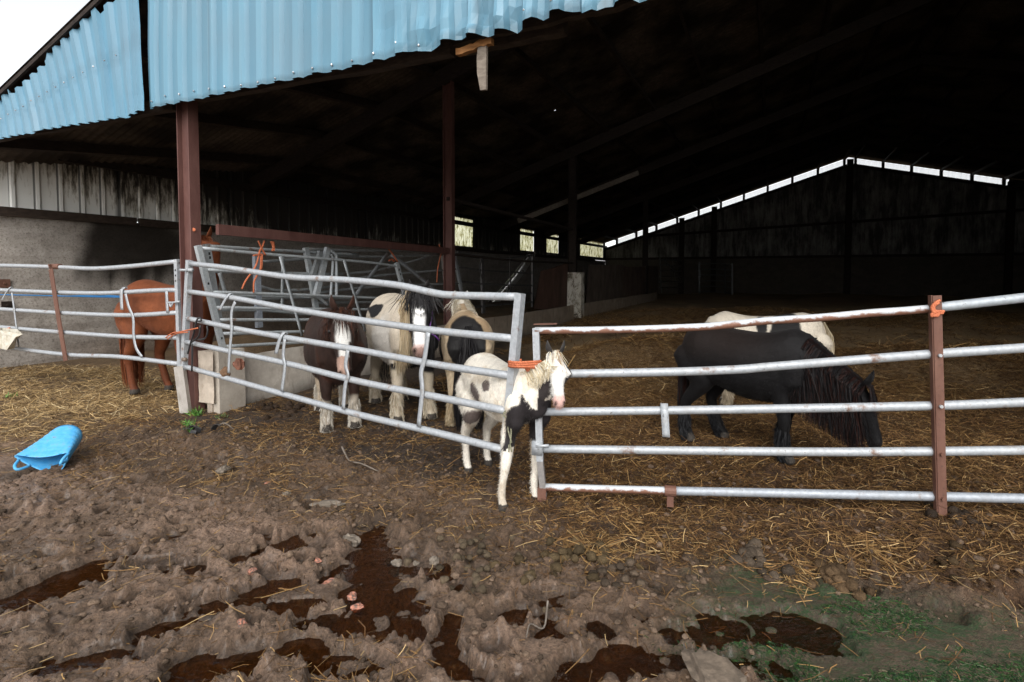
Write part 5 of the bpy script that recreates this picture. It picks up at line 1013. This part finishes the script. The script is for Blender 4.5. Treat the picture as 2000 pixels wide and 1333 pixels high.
# 6 black pony grazing
def c_black(P, H, inh, tn, n1, n2):
    c = flat(P, (.0060, .0055, .0060), n1, n2, .3, .3); return lerp(c, (.012, .0075, .006), ss(.62, .86, P[:, 2]) * ss(.5, -.1, P[:, 0]) * .9)
horse('pony', 'black pony with a long tangled mane grazing behind the right gate', 'pony', (2.05, 3.98), (1.58, 4.50), .96, c_black, [(.007, .006, .007), (.010, .008, .008), (.007, .0065, .007), (.03, .011, .008)], neck=(-33, 4, .46), head=(-70, 8, .44), sx_=1.05, girth=1.10, mane_len=.40, mane_n=1150, mane_side=-1, tail_len=.86, tail_n=420, feather=lambda k: [(.010, .010, .011), (.016, .016, .018)], fl=.12, legs={'fr': (.02, -.02), 'fl': (-.10, .02), 'hr': (-.06, 0), 'hl': (.12, .0)})
# 7 pale one behind it
def c_pale(P, H, inh, tn, n1, n2):
    c = flat(P, (.55, .49, .40), n1, n2, .12, .15); bk = np.maximum(ell(P, (-.16, .1, .80), (.13, .3, .22)), ell(P, (.02, .2, .9), (.05, .2, .14))); return lerp(c, (.014, .013, .013), step(bk + .3 * n1, .06))
pr, pk_ = horse('pony', 'cream pony with a black saddle patch half hidden behind the black pony', 'pony', (2.10, 5.45), (2.84, 5.15), .95, c_pale, [(.58, .50, .36), (.48, .39, .26)], neck=(-52, 4, .42), head=(-74, 0, .40), girth=1.12, sx_=1.08, mane_len=.2, mane_n=240, tail_len=.62, tail_n=420, tail_w=.08, feather=lambda k: [(.48, .40, .29), (.34, .27, .18)], fl=.2, legs={'fl': (.0, .02), 'hl': (.05, 0)})
mm = MB(); HWf, sc = pk_['HW'], pk_['s']; mm.tube(curve([HWf(.60, -.13, -.28) * sc, HWf(.62, -.14, -.12) * sc, HWf(.63, 0, .04) * sc, HWf(.62, .14, -.12) * sc, HWf(.60, .13, -.28) * sc], 4), .012, 6); x = build('halter', mm, M['navy'], None, True); x.parent = pr

# ------------------------------------------------------------------ blue tub, stones, dung, weeds, sticks
tub = thing('rubber_tub', 'squashed bright blue rubber tub lying on its side in the mud at left', 'tub', on_ground(85, 915))
ax0 = np.array(at(108, 888, 4.36)); mouth = np.array(at(56, 922, 4.06)); axd = nrm3(mouth - ax0); sd_ = nrm3(np.cross(axd, Zv)); upd = np.cross(sd_, axd)
def tub_ring(t, a, th=0.):
    r = .126 + .036 * t - th; sq = .62 - .40 * t                     # mouth pressed nearly flat
    c = ax0 + axd * (.31 * t - .155)
    rr = r * (1 + .03 * math.sin(3 * a + 1)); wide = .95 + .22 * t
    dz = -.06 * t + .03 * math.cos(2 * a) * t - (.07 * math.exp(-((a - 4.2) / .6) ** 2) * t)
    return c + sd_ * rr * wide * math.cos(a) + upd * (rr * sq * 1.25 * math.sin(a) + dz)
m = MB(); na = 44; AA = np.linspace(0, 2 * math.pi, na, endpoint=False); TT = np.linspace(0, 1, 22)
out = np.array([[tub_ring(t, a) + nrm3(sd_ * math.cos(a) + upd * math.sin(a)) * .0025 * math.sin(t * 85) for a in AA] for t in TT]); inn = np.array([[tub_ring(t, a, .009) for a in AA] for t in TT])
idx = np.arange(22 * na).reshape(22, na); f = [(idx[i, j], idx[i, (j + 1) % na], idx[i + 1, (j + 1) % na], idx[i + 1, j]) for i in range(21) for j in range(na)]
m.add(out.reshape(-1, 3), f); m.add(inn.reshape(-1, 3), [q[::-1] for q in f]); n_ = 22 * na
m.f += [(int(idx[21, j]), int(idx[21, (j + 1) % na]), int(idx[21, (j + 1) % na]) + n_, int(idx[21, j]) + n_) for j in range(na)]; m.m += [0] * na
m.f.append(tuple(int(q) for q in idx[0][::-1])); m.m.append(0)
sh = float(ground_z(*tub.location[:2])); zmin = np.vstack(m.v)[:, 2].min(); tz = sh - .03 - zmin
for k in range(len(m.v)): m.v[k] = m.v[k] + Zv * tz
build('shell', m, M['tub'], tub, True)
for a in (math.pi + .15, -.75):
    m = MB(); p0, p1 = tub_ring(1, a - .28) + Zv * tz, tub_ring(1, a + .28) + Zv * tz; e = (p0 + p1) / 2 + axd * .085 - Zv * .01
    m.tube(curve([p0, (p0 * .6 + e * .4) + axd * .03, e, (p1 * .6 + e * .4) + axd * .03, p1], 6), .011, 8); build('handle', m, M['tub'], tub, True)
def stone(name, label, px, py, r, col, seed, sq=(1.2, .9, .6), group=None, up=.25):
    q = on_ground(px, py); q[2] = max(q[2], WATER_Z - .01); vv, ff = lump_verts(r, sq, seed, 2); m = MB(); a = seed * 1.7; R2 = np.array([[math.cos(a), -math.sin(a), 0], [math.sin(a), math.cos(a), 0], [0, 0, 1]])
    rg = np.random.default_rng(seed); vv = vv @ R2.T; vv = np.round(vv / (r * .34)) * (r * .34) * .45 + vv * .55                # broken faces
    m.add(vv + q + Zv * r * up, ff, np.asarray(col) * rg.uniform(.75, 1.2, (len(vv), 1)) if 'brick' not in name else np.where(rg.random((len(vv), 1)) < .45, np.array([[.13, .098, .078]]), np.asarray(col) * rg.uniform(.8, 1.1, (len(vv), 1)))); return tag(build(name, m, M['stone'], smooth=False, loc=q), label, 'brick' if 'brick' in name else 'stone', group)
BR = (.52, .22, .145)
for px, py, r, sd2, lab in ((492, 1112, .022, 1, 'orange brick chip beside the dark puddle at left of centre'), (646, 1116, .036, 2, 'largest muddy orange brick piece at the edge of the biggest puddle'), (688, 1138, .026, 3, 'upper of two orange brick pieces standing in the biggest puddle'), (697, 1158, .026, 4, 'lower of two orange brick pieces standing in the biggest puddle'), (620, 1092, .018, 9, 'orange brick chip on the mud bank above the biggest puddle'), (471, 1217, .021, 5, 'orange brick chip on the mud ridge in the lower left'), (522, 938, .018, 6, 'tiny orange brick chip in the mud in front of the middle gate')):
    stone('brick_fragment', lab, px, py, r, BR, sd2, (1.3, .9, .6), 'broken brick pieces in the mud')
for px, py, r, sd2, lab, sq in ((684, 1040, .048, 11, 'pale brown stone at the top edge of the biggest puddle', (1.2, .9, .75)), (436, 917, .050, 12, 'long muddy stone beside a straw wisp below the middle gate', (1.5, .8, .6)), (640, 985, .05, 13, 'flat slab like stone half sunk in mud above the biggest puddle', (2.0, .7, .35)), (1400, 1322, .10, 14, 'broad flat pale slab at the bottom edge of the photo', (1.5, .9, .32)), (775, 1079, .026, 15, 'round grey stone in the water, the leftmost of a row', (1.1, 1, .8)), (812, 1078, .020, 16, 'small round grey stone in the row at the right of the biggest puddle', (1, 1, .8)), (848, 1078, .026, 17, 'round grey stone ending the row right of the biggest puddle', (1, 1, .9)), (560, 955, .03, 18, 'small brown stone on the mud below the middle gate', (1.2, 1, .6))):
    stone('stone', lab, px, py, r, (.19, .155, .12) if sd2 != 14 else (.17, .13, .095), sd2, sq)
def dung(label, px, py, n, spread_, r, seed, col=(.115, .085, .055)):
    col = np.array(col) * np.array([.66, .60, .52])
    q = on_ground(px, py); rg = np.random.default_rng(seed); t = thing('dung_pile', label, 'dung', q, 'horse droppings')
    for k in range(n):
        m = MB(); d_ = rg.normal(0, spread_, 2); x, y = q[0] + d_[0], q[1] + d_[1] * .8; h = .035 * math.exp(-(d_ @ d_) / (spread_ ** 2)) * (k % 2); vv, ff = lump_verts(r * rg.uniform(.75, 1.2), (1.15, 1, .85), seed * 50 + k, 1); a = rg.uniform(0, 6); R2 = np.array([[math.cos(a), -math.sin(a), 0], [math.sin(a), math.cos(a), 0], [0, 0, 1]])
        m.add(vv @ R2.T + (x, y, float(ground_z(x, y)) + r * .12 + h), ff, np.array(col) * rg.uniform(.6, 1.4)); build('dropping', m, M['clod'], t, True)
dung('heap of round brown droppings under the right gate, lowest on the straw', 1628, 1130, 26, .060, .030, 1, (.13, .09, .055)); dung('dark wet droppings scattered round the foot of the rusty post', 1845, 1000, 18, .11, .026, 2, (.06, .045, .035)); dung('grey droppings in a loose heap below the middle of the right gate', 1478, 1092, 16, .055, .030, 3, (.12, .098, .08)); dung('scattered olive brown droppings beside the pale straw drift', 1120, 1085, 34, .16, .026, 4, (.13, .10, .06)); dung('row of grey brown droppings at the muddy edge below the pale straw', 1230, 1110, 16, .11, .024, 5, (.125, .10, .08)); dung('spread of small droppings on the mud between the puddle and the foal', 925, 1090, 40, .20, .022, 6, (.14, .115, .085)); dung('heap of droppings on dark earth behind the middle gate by the low wall', 560, 795, 30, .22, .035, 7, (.07, .05, .038)); dung('flattened droppings in the straw right of the rusty post', 1852, 1092, 12, .06, .026, 8, (.11, .078, .045))
def tuft(label, px, py, n, L, seed, cols):
    q = on_ground(px, py); k0 = RNG.normal(0, .03, (n, 2)); root = np.stack([q[0] + k0[:, 0], q[1] + k0[:, 1], np.full(n, q[2] - .01)], -1); d = RNG.normal(0, .45, (n, 3)); d[:, 2] = 1; d /= np.linalg.norm(d, axis=1)[:, None]; Ls = L * RNG.uniform(.5, 1.1, n)
    P_ = np.stack([root, root + d * (Ls * .5)[:, None], root + d * Ls[:, None] + np.array([0, 0, -.25]) * Ls[:, None] * np.abs(d[:, :1])], 1); m = MB(); strands(m, P_, np.full(n, .009), pick(cols, n), .1); tag(build('grass_tuft', m, M['leaf'], loc=q), label, 'grass', 'green tufts by the column')
GRN = [(.09, .22, .035), (.14, .30, .05), (.06, .15, .03)]
tuft('bright green grass tuft at the foot of the brown column', 384, 806, 60, .12, 1, GRN); tuft('thin green weed in the mud in front of the brown column', 368, 832, 40, .10, 2, GRN); tuft('small weed beside black scraps before the column', 373, 845, 26, .08, 3, GRN); tuft('short weed at the broken foot of the low wall', 432, 812, 26, .07, 4, [(.10, .14, .05), (.07, .12, .04)]); tuft('few green blades in the hay near the left edge', 22, 775, 26, .09, 5, GRN)
m = MB(); q = on_ground(378, 846)
for k in range(6):
    a = q + np.array([RNG.normal(0, .09), RNG.normal(0, .05), .015]); b_ = a + np.array([RNG.normal(0, .09), RNG.normal(0, .06), RNG.uniform(0, .05)]); m.strip(curve([a, (a + b_) / 2 + Zv * .03, b_], 4), .05, .004, (0.2, .3, 1))
tag(build('plastic_scrap', m, M['strap'], loc=q), 'torn black plastic scraps trodden in before the brown column', 'plastic')
def twig(label, pts, r, mat='greywood'):
    P_ = [on_ground(*p_) + Zv * (.012 + e) for p_, e in pts]; m = MB(); m.tube(curve(P_, 5), np.linspace(r, r * .5, len(curve(P_, 5))), 6); tag(build('twig', m, M[mat], loc=P_[0]), label, 'twig')
twig('pale forked root lying in mud below the middle gate', [((668, 880), .05), ((682, 898), .01), ((706, 914), .02), ((740, 925), .0)], .008); twig('thin pale curled stem at the left of the green slime', [((1070, 1168), .03), ((1062, 1200), .0), ((1036, 1212), .01), ((1028, 1240), .0)], .005); twig('bleached bent stick on the mud in front of the low wall', [((424, 832), .01), ((440, 829), .03), ((456, 836), .0)], .010)
m = MB(); q = at(468, 722, 5.62); vv, ff = lump_verts(.06, (.9, .5, 1), 5, 2); m.add(np.round(vv / .03) * .03 * .5 + vv * .5 + at(466, 712, 5.60), ff, (.26, .11, .07)); tag(build('brick_lump', m, M['stone'], loc=q), 'rusty brown broken brick wedged behind the lower rails of the middle gate', 'brick')
m = MB(); q = GM.p(440, 728); vv, ff = lump_verts(.045, (1, .8, 1.2), 6, 2); m.add(vv + q, ff, (.17, .10, .06)); tag(build('mud_lump', m, M['clod'], loc=q), 'lump of dung and straw stuck on the bottom rail of the middle gate', 'mud')
for px, py, lab in ((20, 405 + 113, 'x'),): pass
for px, py, w, h, lab in ((8, 554, .16, .14, 'upper rusty fixing plate on the concrete wall at the left edge'), (14, 596, .15, .12, 'lower dark fixing plate on the concrete wall at the left edge')):
    q = onplane(px, py, BW(VL + .03, 0, 0), BW(VL + .03, 5, 0)); m = MB(); m.box(q, BUv * w / 2, BVv * .008, Zv * h / 2); m.tube([q, q + BVv * .03], .018, 6); tag(build('wall_plate', m, M['rust'] if py < 570 else M['roofsteel'], loc=q), lab, 'plate', 'fixing plates on the concrete wall')
